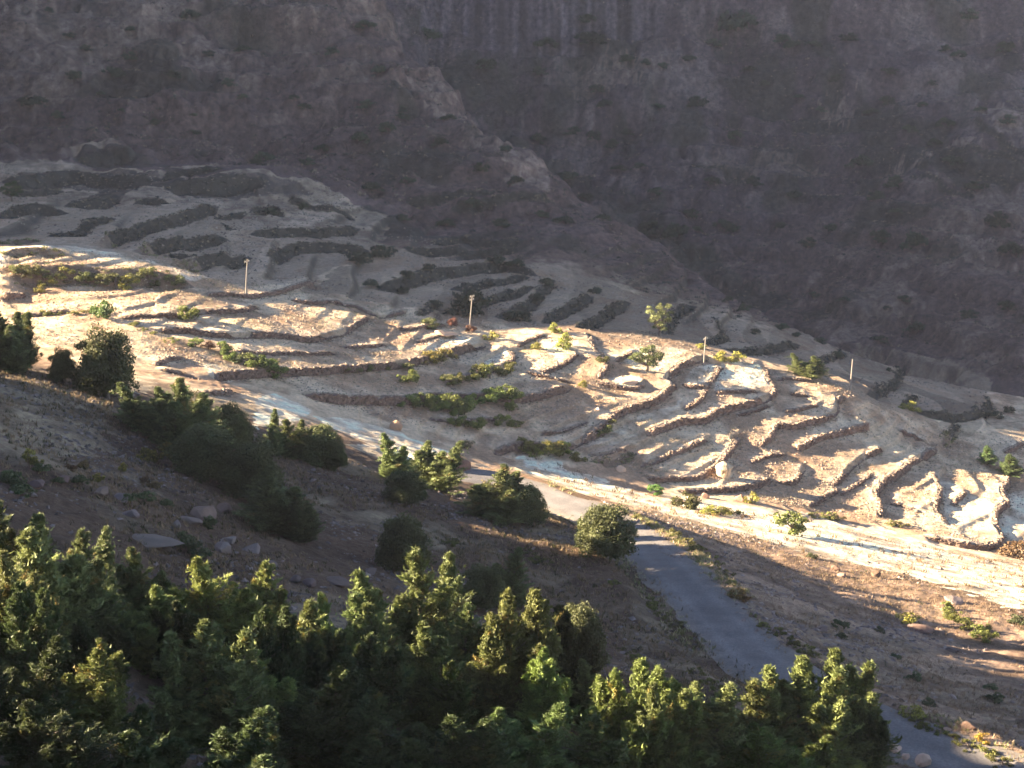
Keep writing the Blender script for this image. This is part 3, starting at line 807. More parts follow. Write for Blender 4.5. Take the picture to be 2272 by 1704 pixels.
def build_wall(P, h, w, label, k):
    P = catmull(P[::3] if len(P) > 8 else P, 0.35)
    al = np.concatenate([[0], np.cumsum(np.linalg.norm(np.diff(P, axis=0), axis=1))])
    tot = al[-1]
    n = len(P)
    T = np.gradient(P, axis=0); T /= np.linalg.norm(T, axis=1)[:, None] + 1e-9
    N = np.stack([-T[:, 1], T[:, 0]], 1)                       # uphill side
    N = (N + np.roll(N, 1, 0) + np.roll(N, -1, 0)); N /= np.linalg.norm(N, axis=1)[:, None] + 1e-9
    hw = w / 2
    zu = height(*(P + N * (hw + .5)).T); zd = height(*(P - N * (hw + .7)).T)
    r = np.random.default_rng(100 + k)
    lump = 1.1 * vnoise(al, al * 0, 2.2, 40 + k) + .7 * vnoise(al, al * 0, .8, 41 + k)
    top = np.maximum(zu - .04, zd + .06) + .34 * lump * min(1, h) + .14 * (r.random(n) - .5)
    tap = smooth(0, .04 * tot + .7, al) * smooth(0, .04 * tot + .7, tot - al)
    low = np.minimum(zu, zd) - .1
    gap = smooth(.20, .34, vnoise(al, al * 0, 6.5, 80 + k)) * .8          # slumped stretches
    tap = tap * (1 - gap)
    top = low + (top - low) * (.15 + .85 * tap)
    bul = .35 * vnoise(al, al * 0, 3.0, 60 + k)                  # the face bulges and slumps
    prof = [(hw + .5, -.25), (hw + .15, 0), (-hw * .2, .03), (-hw - .10, -.10)] + [(-hw - .14 - .16 * f, f) for f in (.2, .4, .6, .8, .95)] + [(-hw - .45, 'b')]
    V = np.zeros((n, len(prof), 3))
    for j, (s, dz) in enumerate(prof):
        js = s + .11 * r.standard_normal(n) + (bul * (dz if isinstance(dz, float) and j > 3 else 0))
        V[:, j, :2] = P + N * js[:, None] + T * (.12 * r.standard_normal(n))[:, None]
        if dz == 'b': V[:, j, 2] = zd - .45
        elif j > 3: V[:, j, 2] = top + (zd - .05 - top) * dz + .07 * r.standard_normal(n)
        else: V[:, j, 2] = top + dz + .06 * r.standard_normal(n)
    m = len(prof)
    ii = np.arange(n * m).reshape(n, m)
    F = np.stack([ii[:-1, :-1], ii[:-1, 1:], ii[1:, 1:], ii[1:, :-1]], -1).reshape(-1, 4)[:, ::-1]
    base_c = np.array((.19, .125, .09)) * (0.85 + .3 * r.random())  # basalt tone, darkened to put shade into the wall faces
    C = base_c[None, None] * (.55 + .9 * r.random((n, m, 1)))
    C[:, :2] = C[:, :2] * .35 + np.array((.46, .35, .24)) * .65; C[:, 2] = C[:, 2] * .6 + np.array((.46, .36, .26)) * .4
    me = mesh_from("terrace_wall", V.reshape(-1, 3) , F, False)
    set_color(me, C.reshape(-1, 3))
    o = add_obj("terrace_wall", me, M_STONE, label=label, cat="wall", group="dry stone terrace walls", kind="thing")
    # loose stones lying along the top and the foot
    q = max(10, int(tot * 4.5))
    kk = r.integers(0, n, q)
    foot = r.random(q) < .25
    s = np.where(foot, -hw - .5 - 1.0 * r.random(q), -hw - .2 + .75 * r.random(q))
    pos = np.zeros((q, 3)); pos[:, :2] = P[kk] + N[kk] * s[:, None]
    pos[:, 2] = np.where(foot, height(pos[:, 0], pos[:, 1]), top[kk] + .0 - .5 * (s < -hw * .7) * (h * r.random(q)))
    st = stones_mesh("loose_stones", pos, .13 + .20 * r.random(q) ** 2, np.array((.36, .265, .19)) * (.5 + .9 * r.random((q, 1))), 300 + k)
    add_obj("loose_stones", st, M_STONE, parent=o, kind="stuff")
    return o
kw = 0
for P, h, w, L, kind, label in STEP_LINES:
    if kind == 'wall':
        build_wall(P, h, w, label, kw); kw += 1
# ------------------------------------------------------------------ foliage
def leaf_material(name, trans=.35):
    m, nt, b, out = new_mat(name)
    at = nt.nodes.new("ShaderNodeAttribute"); at.attribute_name = "Col"
    oi = nt.nodes.new("ShaderNodeObjectInfo")
    hs = nt.nodes.new("ShaderNodeHueSaturation")
    h = nt.nodes.new("ShaderNodeMapRange"); h.inputs["To Min"].default_value = .485; h.inputs["To Max"].default_value = .515
    v = nt.nodes.new("ShaderNodeMapRange"); v.inputs["To Min"].default_value = .75; v.inputs["To Max"].default_value = 1.25
    nt.links.new(oi.outputs["Random"], h.inputs["Value"]); nt.links.new(oi.outputs["Random"], v.inputs["Value"])
    mx = nt.nodes.new("ShaderNodeMix"); mx.data_type = 'RGBA'; mx.blend_type = 'MULTIPLY'; mx.inputs[0].default_value = 1.0
    nt.links.new(at.outputs["Color"], mx.inputs[6]); nt.links.new(oi.outputs["Color"], mx.inputs[7])
    nt.links.new(mx.outputs[2], hs.inputs["Color"])
    nt.links.new(h.outputs[0], hs.inputs["Hue"]); nt.links.new(v.outputs[0], hs.inputs["Value"])
    nt.links.new(hs.outputs[0], b.inputs["Base Color"])
    b.inputs["Roughness"].default_value = .6
    b.inputs["Specular IOR Level"].default_value = .3
    tl = nt.nodes.new("ShaderNodeBsdfTranslucent")
    nt.links.new(hs.outputs[0], tl.inputs["Color"])
    ms = nt.nodes.new("ShaderNodeMixShader"); ms.inputs[0].default_value = trans
    nt.links.new(b.outputs[0], ms.inputs[1]); nt.links.new(tl.outputs[0], ms.inputs[2])
    nt.links.new(ms.outputs[0], out.inputs[0])
    return m
M_LEAF = leaf_material("foliage", .3)
def bark_material():
    m, nt, b, out = new_mat("bark")
    n1 = noise_node(nt, 6, 4, .6)
    cr = nt.nodes.new("ShaderNodeMix"); cr.data_type = 'RGBA'
    cr.inputs[6].default_value = (.09, .065, .05, 1); cr.inputs[7].default_value = (.24, .19, .15, 1)
    nt.links.new(n1.outputs["Fac"], cr.inputs[0]); nt.links.new(cr.outputs[2], b.inputs["Base Color"])
    return m
M_BARK = bark_material()

def unit(v):
    return v / (np.linalg.norm(v, axis=-1, keepdims=True) + 1e-9)

def blades(cent, axis, length, width, r):
    """one narrow triangle for every centre, pointing along axis"""
    n = len(cent)
    a = unit(axis)
    s = unit(np.cross(a, unit(r.standard_normal((n, 3)))))
    L = np.asarray(length).reshape(-1, 1); W = np.asarray(width).reshape(-1, 1)
    V = np.stack([cent - s * W * .5 - a * L * .3, cent + s * W * .5 - a * L * .3, cent + a * L * .7], 1)
    return V.reshape(-1, 3), np.arange(3 * n).reshape(n, 3)

def quads(cent, nrm, size, r):
    n = len(cent)
    a = unit(nrm)
    s = unit(np.cross(a, unit(r.standard_normal((n, 3)))))
    t = np.cross(a, s)
    S = np.asarray(size).reshape(-1, 1)
    V = np.stack([cent - s * S * .5, cent + t * S * .32, cent + s * S * .5, cent - t * S * .32], 1)
    return V.reshape(-1, 3), np.arange(4 * n).reshape(n, 4)

def tube(path, radii, k=6):
    path = np.asarray(path, float); n = len(path)
    T = unit(np.gradient(path, axis=0))
    ref = np.array((.3, .9, .1))
    A = unit(np.cross(T, ref)); B = np.cross(T, A)
    ang = np.arange(k) * 2 * math.pi / k
    V = path[:, None] + (A[:, None] * np.cos(ang)[None, :, None] + B[:, None] * np.sin(ang)[None, :, None]) * np.asarray(radii)[:, None, None]
    F = []
    for i in range(n - 1):
        for j in range(k):
            F.append((i * k + j, i * k + (j + 1) % k, (i + 1) * k + (j + 1) % k, (i + 1) * k + j))
    return V.reshape(-1, 3), np.array(F)

def join(parts):
    V = []; F = []; o = 0
    for v, f in parts:
        V.append(v); F.append(f + o); o += len(v)
    return np.vstack(V), np.vstack(F)

def juniper_meshes(seed, leaders, hgt=5.0, dens=1.0, bushy=.0, tone=(.172, .192, .075)):
    """crown and trunk of a many-topped juniper; leaders: (x, y, top height fraction, radius).
    Every leader carries feathery boughs that rise outwards, with gaps between them."""
    r = np.random.default_rng(seed)
    cents = []; axes = []; cols = []; lens = []
    tparts = []
    for lx, ly, hf, rad in leaders:
        H = hgt * hf
        z0 = hgt * (.02 + .05 * r.random())
        nb = int((56 + 46 * rad) * dens)
        lean = r.standard_normal(2) * .05 * H
        t = r.random(nb) ** (1.15 if bushy < .5 else 1.0)
        t = np.clip(t, 0, .985)
        env = np.power(1 - t, .88 - .45 * bushy) * np.minimum(1, .7 + 1.5 * t)
        ang = r.random(nb) * 6.283
        # uneven crown: some sides reach further out
        side = 1 + .32 * np.sin(ang + seed) + .22 * np.sin(2 * ang + seed * 1.7)
        ln = rad * env * side * (.55 + .75 * r.random(nb)) + .05
        el = (.30 + .75 * t + .25 * r.standard_normal(nb)) + .25 * bushy
        el = np.clip(el, .05, 1.45)
        d0 = np.stack([np.cos(ang) * np.cos(el), np.sin(ang) * np.cos(el), np.sin(el)], 1)
        st = np.stack([lx * (.55 + .45 * t) + lean[0] * t, ly * (.55 + .45 * t) + lean[1] * t, z0 + t * (H - z0) - ln * .35], 1)
        k = 92
        f = r.random((nb, k, 1)) ** .75                              # along the bough
        curve = np.array((0, 0, 1.0)) * (f ** 2) * (ln * .28)[:, None, None]
        wdt = (.035 + .16 * (1 - f)) * (.25 + .8 * np.minimum(ln, 1))[:, None, None] * (hgt / 5) ** .5
        p = st[:, None] + d0[:, None] * f * ln[:, None, None] * 1.15 + curve + r.standard_normal((nb, k, 3)) * wdt
        ax = unit(d0[:, None] * .8 + np.array((0, 0, .45)) + .55 * r.standard_normal((nb, k, 3)))
        bt = (.6 + .75 * r.random((nb, 1, 1))) * (.8 + .4 * r.random((nb, k, 1))) * (.8 + .35 * f)
        col = np.array(tone) * bt
        warm = r.random((nb, 1, 1)) < .05
        col = np.where(warm, col * np.array((1.4, 1.0, .9)), col)
        cents.append(p.reshape(-1, 3)); axes.append(ax.reshape(-1, 3)); cols.append(col.reshape(-1, 3))
        # thin leading shoot
        ks = 90
        ts = r.random(ks)
        cs = np.stack([lx + lean[0] + .04 * r.standard_normal(ks), ly + lean[1] + .04 * r.standard_normal(ks), H * (.80 + .21 * ts)], 1)
        cs[:, :2] += r.standard_normal((ks, 2)) * .17 * (1.03 - ts)[:, None]
        cents.append(cs); axes.append(unit(np.array((0, 0, 1.0)) + .5 * r.standard_normal((ks, 3)))); cols.append(np.tile(np.array(tone) * 1.2, (ks, 1)))
        tp = np.array([(0, 0, -.4), (lx * .4, ly * .4, .10 * H), (lx * .8 + lean[0] * .4, ly * .8 + lean[1] * .4, .45 * H), (lx + lean[0], ly + lean[1], .93 * H)])
        tparts.append(tube(tp, np.array((.11, .085, .05, .012)) * hgt / 5 * (.7 + rad * .4), 5))
        for q in range(0, nb, 4):
            e = st[q] + d0[q] * ln[q] * 1.05 + np.array((0, 0, ln[q] * .22))
            tparts.append(tube([st[q], (st[q] + e) / 2 - np.array((0, 0, .03)), e], np.array((.03, .02, .008)) * hgt / 5, 4))
    C = np.vstack(cents); A = np.vstack(axes); K = np.vstack(cols)
    n = len(C)
    L = (.09 + .10 * r.random(n)) * hgt / 5; W = L * (.22 + .2 * r.random(n))
    V, F = blades(C, A, L, W, r)
    me = mesh_from("crown", V, F, False)
    set_color(me, np.repeat(K, 3, 0))
    me.materials.append(M_LEAF)
    tv, tf = join(tparts)
    tm = mesh_from("trunk", tv, tf); tm.materials.append(M_BARK)
    return me, tm

def leafy_meshes(seed, clumps, hgt=1.0, leaf=.16, nleaf=90, tone=(.10, .14, .04), trunk=True, tip=None, upright=0.0):
    """broad-leaved crown: clumps are (x, y, z, radius); leaf faces scattered through each"""
    r = np.random.default_rng(seed)
    cents = []; nr_ = []; cols = []
    for x, y, z, rad in clumps:
        n = int(nleaf * (rad / .5) ** 1.6) + 12
        d = unit(r.standard_normal((n, 3))); d[:, 2] = np.where(d[:, 2] < -.2, -d[:, 2] * .5, d[:, 2]); d = unit(d)
        q = rad * np.cbrt(.18 + .82 * r.random(n))
        q = q * (.75 + .45 * r.random(n))
        c = np.array((x, y, z)) + d * q[:, None] * np.array((1, 1, .85 + upright))
        cents.append(c); nr_.append(unit(d + .8 * r.standard_normal((n, 3))))
        k = np.array(tone) * (.7 + .6 * r.random()) * (.75 + .5 * r.random((n, 1)))
        if tip is not None:
            tm_ = (d[:, 2:3] > .35) & (r.random((n, 1)) < .6)
            k = np.where(tm_, np.array(tip) * (.8 + .4 * r.random((n, 1))), k)
        cols.append(k)
    C = np.vstack(cents); Nn = np.vstack(nr_); K = np.vstack(cols)
    V, F = quads(C, Nn, leaf * (.6 + .8 * r.random(len(C))), r)
    me = mesh_from("crown", V, F, False); set_color(me, np.repeat(K, 4, 0)); me.materials.append(M_LEAF)
    tm = None
    if trunk:
        parts = []
        fork = np.array((0, 0, .28 * hgt))
        parts.append(tube([(0, 0, -.3), (.02 * hgt, 0, .14 * hgt), fork], np.array((.055, .045, .04)) * hgt, 6))
        for x, y, z, rad in clumps[:7]:
            e = np.array((x, y, z))
            parts.append(tube([fork * .7, fork + (e - fork) * .5 + np.array((0, 0, -.03 * hgt)), e], np.array((.03, .02, .008)) * hgt, 4))
        tv, tf = join(parts); tm = mesh_from("trunk", tv, tf); tm.materials.append(M_BARK)
    return me, tm

# --- prototypes
J = []
J.append(juniper_meshes(11, [(0, 0, 1.0, 1.05), (.65, .2, .78, .95), (-.6, .3, .7, .95), (.15, -.6, .66, 1.0), (-.3, .6, .6, .9)], 5, 1.0, .15))
J.append(juniper_meshes(12, [(0, 0, 1.0, .95), (-.45, -.2, .86, .85), (.5, .3, .68, .9), (.2, -.5, .55, .85)], 5, 1.05, .1))
J.append(juniper_meshes(13, [(-.4, 0, 1.0, .9), (.35, .2, .92, .9), (.85, -.2, .74, .85), (-.9, .3, .7, .85), (.1, -.6, .62, .95)], 5, 1.0, .2))
J.append(juniper_meshes(14, [(0, 0, 1.0, .78), (.28, .2, .66, .7), (-.25, -.2, .52, .65)], 5, 1.1, .05))                       # slim
J.append(juniper_meshes(15, [(0, 0, .97, .8), (.6, .3, .93, .8), (-.55, .35, .95, .8), (.1, -.7, .9, .8), (-.1, .8, .88, .8), (1.15, -.2, .74, .8), (-1.15, -.3, .72, .8), (.6, -.9, .7, .75), (-.6, -.85, .72, .75), (.75, .9, .68, .7), (-.8, .9, .7, .7)], 5, .75, .9))   # dome
J.append(juniper_meshes(16, [(0, 0, 1.0, .75), (.75, 0, .86, .75), (-.75, .1, .9, .8), (.4, -.6, .76, .85), (-.4, .5, .94, .7), (1.2, .3, .64, .75), (-1.2, -.2, .62, .75)], 5, .95, .2))
# world widths of the prototypes, for scaling
def crown_width(me):
    co = np.empty(len(me.vertices) * 3, np.float32); me.vertices.foreach_get("co", co)
    q = co.reshape(-1, 3)
    return float(np.percentile(q[:, 0], 98) - np.percentile(q[:, 0], 2) + np.percentile(q[:, 1], 98) - np.percentile(q[:, 1], 2)) / 2
JW = [crown_width(j[0]) for j in J]
print("crown widths", JW)
def cl(seed, n, spread, zlo, zhi, rad):
    r = np.random.default_rng(seed)
    out = []
    for i in range(n):
        a = r.random() * 6.283; q = spread * math.sqrt(r.random())
        z = zlo + (zhi - zlo) * r.random() * (1 - .4 * (q / max(spread, .01)) ** 2)
        out.append((math.cos(a) * q, math.sin(a) * q, z, rad * (.7 + .6 * r.random())))
    return out
TREE_A = leafy_meshes(31, [(-.30, 0, .70, .15), (.0, .1, .80, .14), (.26, 0, .86, .13), (-.12, -.1, .55, .2), (.12, .1, .62, .2), (.24, -.1, .48, .15), (-.2, .1, .42, .16), (.05, 0, .32, .17), (.37, .1, .66, .1), (-.1, .1, .22, .13), (.14, -.05, .2, .12), (-.32, .05, .84, .09), (.02, 0, .94, .07)], 1.0, .045, 1500, (.21, .23, .085), True, (.30, .31, .12))
TREE_B = leafy_meshes(32, [(-.3, 0, .58, .2), (.1, .1, .72, .22), (.3, -.1, .58, .24), (.0, -.1, .46, .24), (.35, .1, .38, .2), (-.45, .1, .48, .13), (.2, .15, .86, .12), (-.1, 0, .76, .16), (.1, -.2, .3, .18), (-.2, .1, .36, .16)], 1.0, .05, 1500, (.13, .15, .055), True, (.2, .215, .08))
def dome_clumps(seed, n=120):
    r = np.random.default_rng(seed)
    out = []
    for i in range(n):
        d = r.standard_normal(3); d /= np.linalg.norm(d); d[2] = abs(d[2])
        q = .40 + .60 * r.random()
        out.append((d[0] * .42 * q, d[1] * .42 * q, .10 + .76 * d[2] * q, .10 + .06 * r.random()))
    return out
DOME = [leafy_meshes(81 + i, dome_clumps(91 + i), 1.0, .030, 1900, (.135, .145, .055), True, (.175, .18, .07), .25) for i in range(3)]
SHRUB = [leafy_meshes(41 + i, cl(51 + i, 13, .46, .05, .55, .2), 1.0, .085, 330, (.115, .12, .04), True, (.20, .195, .06)) for i in range(3)]
SHRUB_LOW = [leafy_meshes(45 + i, cl(55 + i, 14, .65, .05, .30, .16), 1.0, .08, 300, (.15, .15, .045), True, (.28, .25, .075)) for i in range(2)]
SHRUB_RED = leafy_meshes(48, cl(58, 11, .42, .06, .5, .19), 1.0, .08, 300, (.16, .085, .045), True, (.25, .125, .065))
SHRUB_YEL = leafy_meshes(49, cl(59, 12, .45, .06, .55, .19), 1.0, .08, 300, (.17, .165, .04), True, (.38, .32, .07))
SHRUB_DARK = [leafy_meshes(61 + i, cl(71 + i, 13, .46, .02, .46, .2), 1.0, .10, 220, (.05, .06, .032), False, (.075, .08, .045)) for i in range(3)]

def place(name, meshes, loc, sx, sz, rot, label, cat, group, tint=(1, 1, 1), small=False):
    e = bpy.data.objects.new(name, None)
    COL.objects.link(e)
    e.empty_display_size = .3
    e.location = loc; e.rotation_euler = (0, 0, rot); e.scale = (sx, sx, sz)
    e["label"] = label; e["category"] = cat
    if group: e["group"] = group
    for nm, me in (("crown", meshes[0]), ("trunk", meshes[1])):
        if me is None: continue
        o = bpy.data.objects.new(nm, me); COL.objects.link(o); o.parent = e
        o.color = (*tint, 1)
    return e

def at_px(px, py):
    """land point under a photograph pixel, on the finished surface"""
    a, b = px_ray(px, py)
    p = unproject(px, py)
    ys = p[1] + np.linspace(-14, 14, 141)
    h = height(a * ys, ys) - b * ys
    k = np.nonzero((h[1:] > 0) & (h[:-1] <= 0))[0]
    Y = p[1] if len(k) == 0 else ys[k[0] + 1]
    x = a * Y
    return np.array((x, Y, float(height(np.array([x]), np.array([Y]))[0])))
def zpx(py, px, Y):
    return px_ray(px, py)[1] * Y
# ------------------------------------------------------------------ trees
GF = "junipers on the near hillside"
GM = "dark bushes along the edge of the near hill"
# apex x, apex y, base y, crown width (photograph pixels), prototype, tint, group, label
TREES = [
 # front belt, from the left of the picture
 (100,1127,1420,190,2,(1.15,1.1,1),GF,"broad many topped juniper, its whole crown sunlit, second from the left edge"),
 (6,1112,1380,120,1,(1,1,1),GF,"juniper cut by the left edge of the picture beside the broad sunlit one"),
 (40,1210,1470,130,0,(1.1,1,.9),GF,"lower juniper with brownish tips in front of the broad sunlit one"),
 (185,1180,1430,110,1,(.9,.95,.9),GF,"juniper with a blunt shaded top behind the slim pointed one"),
 (233,1182,1410,85,3,(1,1,1),GF,"slim pointed juniper standing before the layered rock ledge"),
 (335,1216,1420,115,0,(.95,1,.9),GF,"small juniper alone against the bare slope below the rock ledge"),
 (340,1282,1490,140,2,(1.05,1.05,.8),GF,"bushy juniper just in front of the small lone one"),
 (490,1225,1490,160,0,(1.2,1.15,.8),GF,"tall yellow green juniper with a golden tip below the three grey boulders"),
 (583,1250,1480,110,1,(1.15,1.15,.85),GF,"pointed yellow green juniper directly beside the golden tipped one"),
 (425,1330,1540,120,5,(.8,.85,.7),GF,"shaded juniper low between the bushy and the golden tipped ones"),
 (216,1433,1630,125,0,(1.05,1.1,.75),GF,"isolated round juniper beside the patch of bare grey ground"),
 (462,1390,1660,180,5,(.95,.95,.85),GF,"wide dark juniper with white glints in front of the golden tipped one"),
 (515,1378,1620,100,1,(1,1,.9),GF,"narrow juniper rising behind the wide dark one"),
 (600,1427,1640,105,3,(1.1,1.15,.8),GF,"bright topped small juniper with a bare leaning branch"),
 (690,1340,1580,120,1,(1.05,1.05,.85),GF,"soft twin topped juniper in the middle of the belt"),
 (735,1326,1570,110,0,(1,1.05,.85),GF,"juniper pressed against the soft twin topped one, downhill side"),
 (802,1300,1530,125,1,(.95,1.05,.9),GF,"grey green juniper just uphill of the tallest spire's neighbour"),
 (842,1254,1520,110,3,(1,1.05,.9),GF,"slender juniper with a thin spire beside the tallest one"),
 (942,1203,1510,140,1,(1,1.05,.9),GF,"tallest spired juniper of the belt, seen against the stony slope"),
 (993,1284,1480,70,3,(.85,.9,.85),GF,"thin juniper tip peeping out downhill of the tallest spire"),
 (925,1356,1600,165,2,(1,1.05,.85),GF,"wide juniper at the foot of the tallest spire"),
 (1027,1344,1540,100,1,(.85,.9,.8),GF,"half shaded juniper between the tallest spire and the broad round one"),
 (976,1467,1640,100,0,(1.0,1.15,.7),GF,"small bright juniper in the dark hollow below the tallest spire"),
 (1162,1314,1590,170,4,(1.05,1.0,.8),GF,"broad round topped juniper with olive brown foliage"),
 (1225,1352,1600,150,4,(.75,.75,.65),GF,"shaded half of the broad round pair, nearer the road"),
 (1082,1403,1600,105,0,(1.05,1.05,.85),GF,"spiky juniper uphill of the broad round pair"),
 (1205,1428,1640,115,2,(1.1,1.2,.75),GF,"lush pale juniper in front of the broad round pair"),
 (1319,1465,1640,70,3,(1,.95,.9),GF,"thin greyish juniper with drooping top between the road bushes"),
 (1417,1480,1740,190,4,(1.05,1.15,.8),GF,"dense rounded juniper at the bottom, uphill of the drooping pair"),
 (1450,1500,1760,120,0,(1,1.05,.85),GF,"juniper half merged with the dense rounded one at the bottom"),
 (1512,1512,1740,130,1,(1.1,1.05,.9),GF,"drooping feathery juniper, first of the pair before the large clump"),
 (1558,1525,1750,130,3,(1.1,1.05,.95),GF,"drooping feathery juniper, second of the pair before the large clump"),
 (1676,1494,1720,125,1,(1.1,1.1,.9),GF,"outermost uphill top of the large clump by the road"),
 (1765,1471,1740,180,5,(1.1,1.1,.9),GF,"large clump juniper carrying a red spray, beside the road"),
 (1835,1454,1735,170,5,(1,1.05,.85),GF,"large clump juniper with the highest tips against the grey road"),
 (1886,1484,1740,130,1,(1,1.05,.85),GF,"large clump juniper overlapping the road's near edge"),
 (1880,1575,1760,140,4,(.7,.8,.65),GF,"low dark juniper at the downhill foot of the large clump"),
 (1700,1600,1790,150,0,(1,1.2,.7),GF,"bright green young juniper below the large clump at the bottom"),
 (1830,1630,1800,150,2,(1,1.15,.75),GF,"young juniper at the bottom edge below the highest tips"),
 # shaded ones along the bottom, shade put into their tints
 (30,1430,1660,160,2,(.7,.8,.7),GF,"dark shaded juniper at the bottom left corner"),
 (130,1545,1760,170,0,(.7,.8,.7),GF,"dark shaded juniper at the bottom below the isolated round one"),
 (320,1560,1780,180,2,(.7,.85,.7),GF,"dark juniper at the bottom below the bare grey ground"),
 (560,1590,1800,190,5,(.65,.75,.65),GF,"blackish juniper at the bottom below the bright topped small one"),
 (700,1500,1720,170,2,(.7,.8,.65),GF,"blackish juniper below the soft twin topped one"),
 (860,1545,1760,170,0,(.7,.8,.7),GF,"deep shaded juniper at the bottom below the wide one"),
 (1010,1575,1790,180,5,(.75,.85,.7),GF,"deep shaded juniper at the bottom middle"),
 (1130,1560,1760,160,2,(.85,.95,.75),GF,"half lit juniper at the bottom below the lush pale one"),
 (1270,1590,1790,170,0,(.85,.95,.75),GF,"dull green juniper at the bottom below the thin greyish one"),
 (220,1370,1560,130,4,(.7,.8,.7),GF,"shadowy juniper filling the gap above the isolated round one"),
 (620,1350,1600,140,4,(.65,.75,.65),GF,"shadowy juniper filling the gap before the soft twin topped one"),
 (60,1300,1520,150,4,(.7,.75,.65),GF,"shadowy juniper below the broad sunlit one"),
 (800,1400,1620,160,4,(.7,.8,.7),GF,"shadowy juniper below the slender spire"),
 # middle distance
 (238,712,885,160,4,(.62,.62,.6),GM,"largest round dark tree at the edge of the near hill"),
 (40,690,822,110,5,(.6,.62,.6),GM,"dark tree with pointed tops at the left edge"),
 (-10,680,815,110,2,(.55,.6,.55),GM,"dark tree cut by the left edge behind its pointed neighbour"),
 (140,765,850,70,4,(.45,.45,.45),GM,"low dark thicket between the left edge tree and the largest round tree"),
 (345,848,965,115,2,(.65,.7,.65),GM,"light green juniper just below the largest round tree"),
 (410,830,1010,150,0,(.6,.62,.6),GM,"tall see-through juniper beside the light green one"),
 (515,885,1000,105,4,(.5,.5,.5),GM,"round bush below the white field patch"),
 (455,930,1060,170,4,(.4,.42,.42),GM,"wide black green thicket under the tall see-through juniper"),
 (560,960,1110,160,4,(.38,.4,.42),GM,"thicket hanging down the slope below the round bush"),
 (600,1030,1170,150,2,(.38,.42,.42),GM,"dark bush lowest of the hanging thicket"),
 (660,1090,1195,90,0,(.35,.4,.4),GM,"small dark juniper at the downhill tip of the hanging thicket"),
 (612,912,1010,45,3,(.5,.5,.5),GM,"thin dark spire against the white field patch"),
 (645,925,1015,70,1,(.65,.7,.6),GM,"small green juniper beside the thin dark spire"),
 (710,935,1030,130,4,(.62,.66,.6),GM,"rounded bush at the shadow's edge beside the footpath"),
 (742,965,1045,70,4,(.4,.4,.4),GM,"dark end of the rounded bush by the footpath"),
 (873,957,1065,62,3,(.85,.95,.7),GM,"slim bright juniper uphill of the brown boulder"),
 (962,972,1082,110,2,(.85,.9,.75),GM,"sparse juniper right beside the brown boulder"),
 (900,1030,1118,110,4,(.38,.4,.4),GM,"dark bush at the foot of the slim bright juniper"),
 (1105,1040,1150,130,0,(.85,.9,.75),GM,"spreading grey green juniper above the road's start"),
 (1165,1065,1160,110,4,(.6,.65,.55),GM,"dense half of the spreading juniper, touching the road"),
 (1345,1098,1240,145,4,(.36,.38,.36),GM,"dark tree standing alone on the road's near edge"),
 (1295,1145,1212,45,3,(.35,.36,.35),GM,"tiny dark conifer at the foot of the lone roadside tree"),
 (895,1130,1268,140,4,(.33,.36,.36),GM,"shaded bush on the slope above the tallest spire"),
 (1126,1212,1345,70,3,(.55,.62,.5),GM,"shaded juniper whose tip alone catches the sun"),
 (1070,1245,1350,120,4,(.36,.38,.36),GM,"shaded round bush beside the sun tipped juniper"),
 (1285,1325,1490,130,4,(.32,.34,.32),GM,"dark bush on the slope behind the broad round pair"),
]
for i, (ax, ay, by, wd, pt, tint, grp, label) in enumerate(TREES):
    p = at_px(ax, by)
    H = zpx(ay, ax, p[1]) - p[2]
    W = wd / FPX * math.hypot(p[1], p[2]) * (1.0 if grp == GF else .9)
    r = random.random() * 6.283
    cat = "tree"
    if min(tint) < .72 and grp == GF: tint = tuple(c * .62 for c in tint)  # junipers in deep shade tinted darker to carry that shade
    g = 1.0 if grp == GF else 1.0
    if grp == GM: tint = tuple(.62 + .55 * c for c in tint)  # mid bushes lifted by tint in place of sunlight on them
    if grp == GM and pt == 4:
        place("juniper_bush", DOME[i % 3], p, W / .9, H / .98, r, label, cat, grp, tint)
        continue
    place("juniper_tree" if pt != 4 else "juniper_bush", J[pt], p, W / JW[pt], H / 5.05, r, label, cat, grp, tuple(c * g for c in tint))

TERR_TREES = [
 (1462,672,745,66,'A',(1,1,1),"leafy green tree just beyond the crest in front of the shaded fields"),
 (1435,765,824,76,'B',(1,1,1),"round dark green tree with a forked trunk on the terrace below the crest"),
 (2188,985,1026,32,'K',(.8,1,.9),"small upright tree behind the round field, uphill of its twin"),
 (2238,1003,1052,42,'K',(.8,1,.9),"small bushy tree behind the round field, close to the right edge"),
 (1755,1130,1184,88,'S',(.95,1,.85),"rounded dark green bush tree standing in the white grass strip"),
 (26,400,447,52,'B',(.5,.6,.55),"dark tree on the shaded fields at the left edge"),
 (1795,785,836,58,'J',(1,1.05,.9),"pale green juniper on the crest between the third and fourth poles"),
]
for ax, ay, by, wd, kd, tint, label in TERR_TREES:
    p = at_px(ax, by)
    H = zpx(ay, ax, p[1]) - p[2]
    W = wd / FPX * math.hypot(p[1], p[2])
    ms = {'A': TREE_A, 'B': TREE_B, 'J': J[2], 'S': SHRUB[0], 'K': J[3]}[kd]
    w0 = {'A': .95, 'B': 1.05, 'J': JW[2], 'S': 1.15, 'K': JW[3]}[kd]; h0 = {'A': 1.0, 'B': 1.0, 'J': 5.05, 'S': .75, 'K': 5.05}[kd]
    place("terrace_tree" if kd != 'J' else "juniper_tree", ms, p, W / w0, H / h0, random.random() * .6, label, "tree", None, tint)
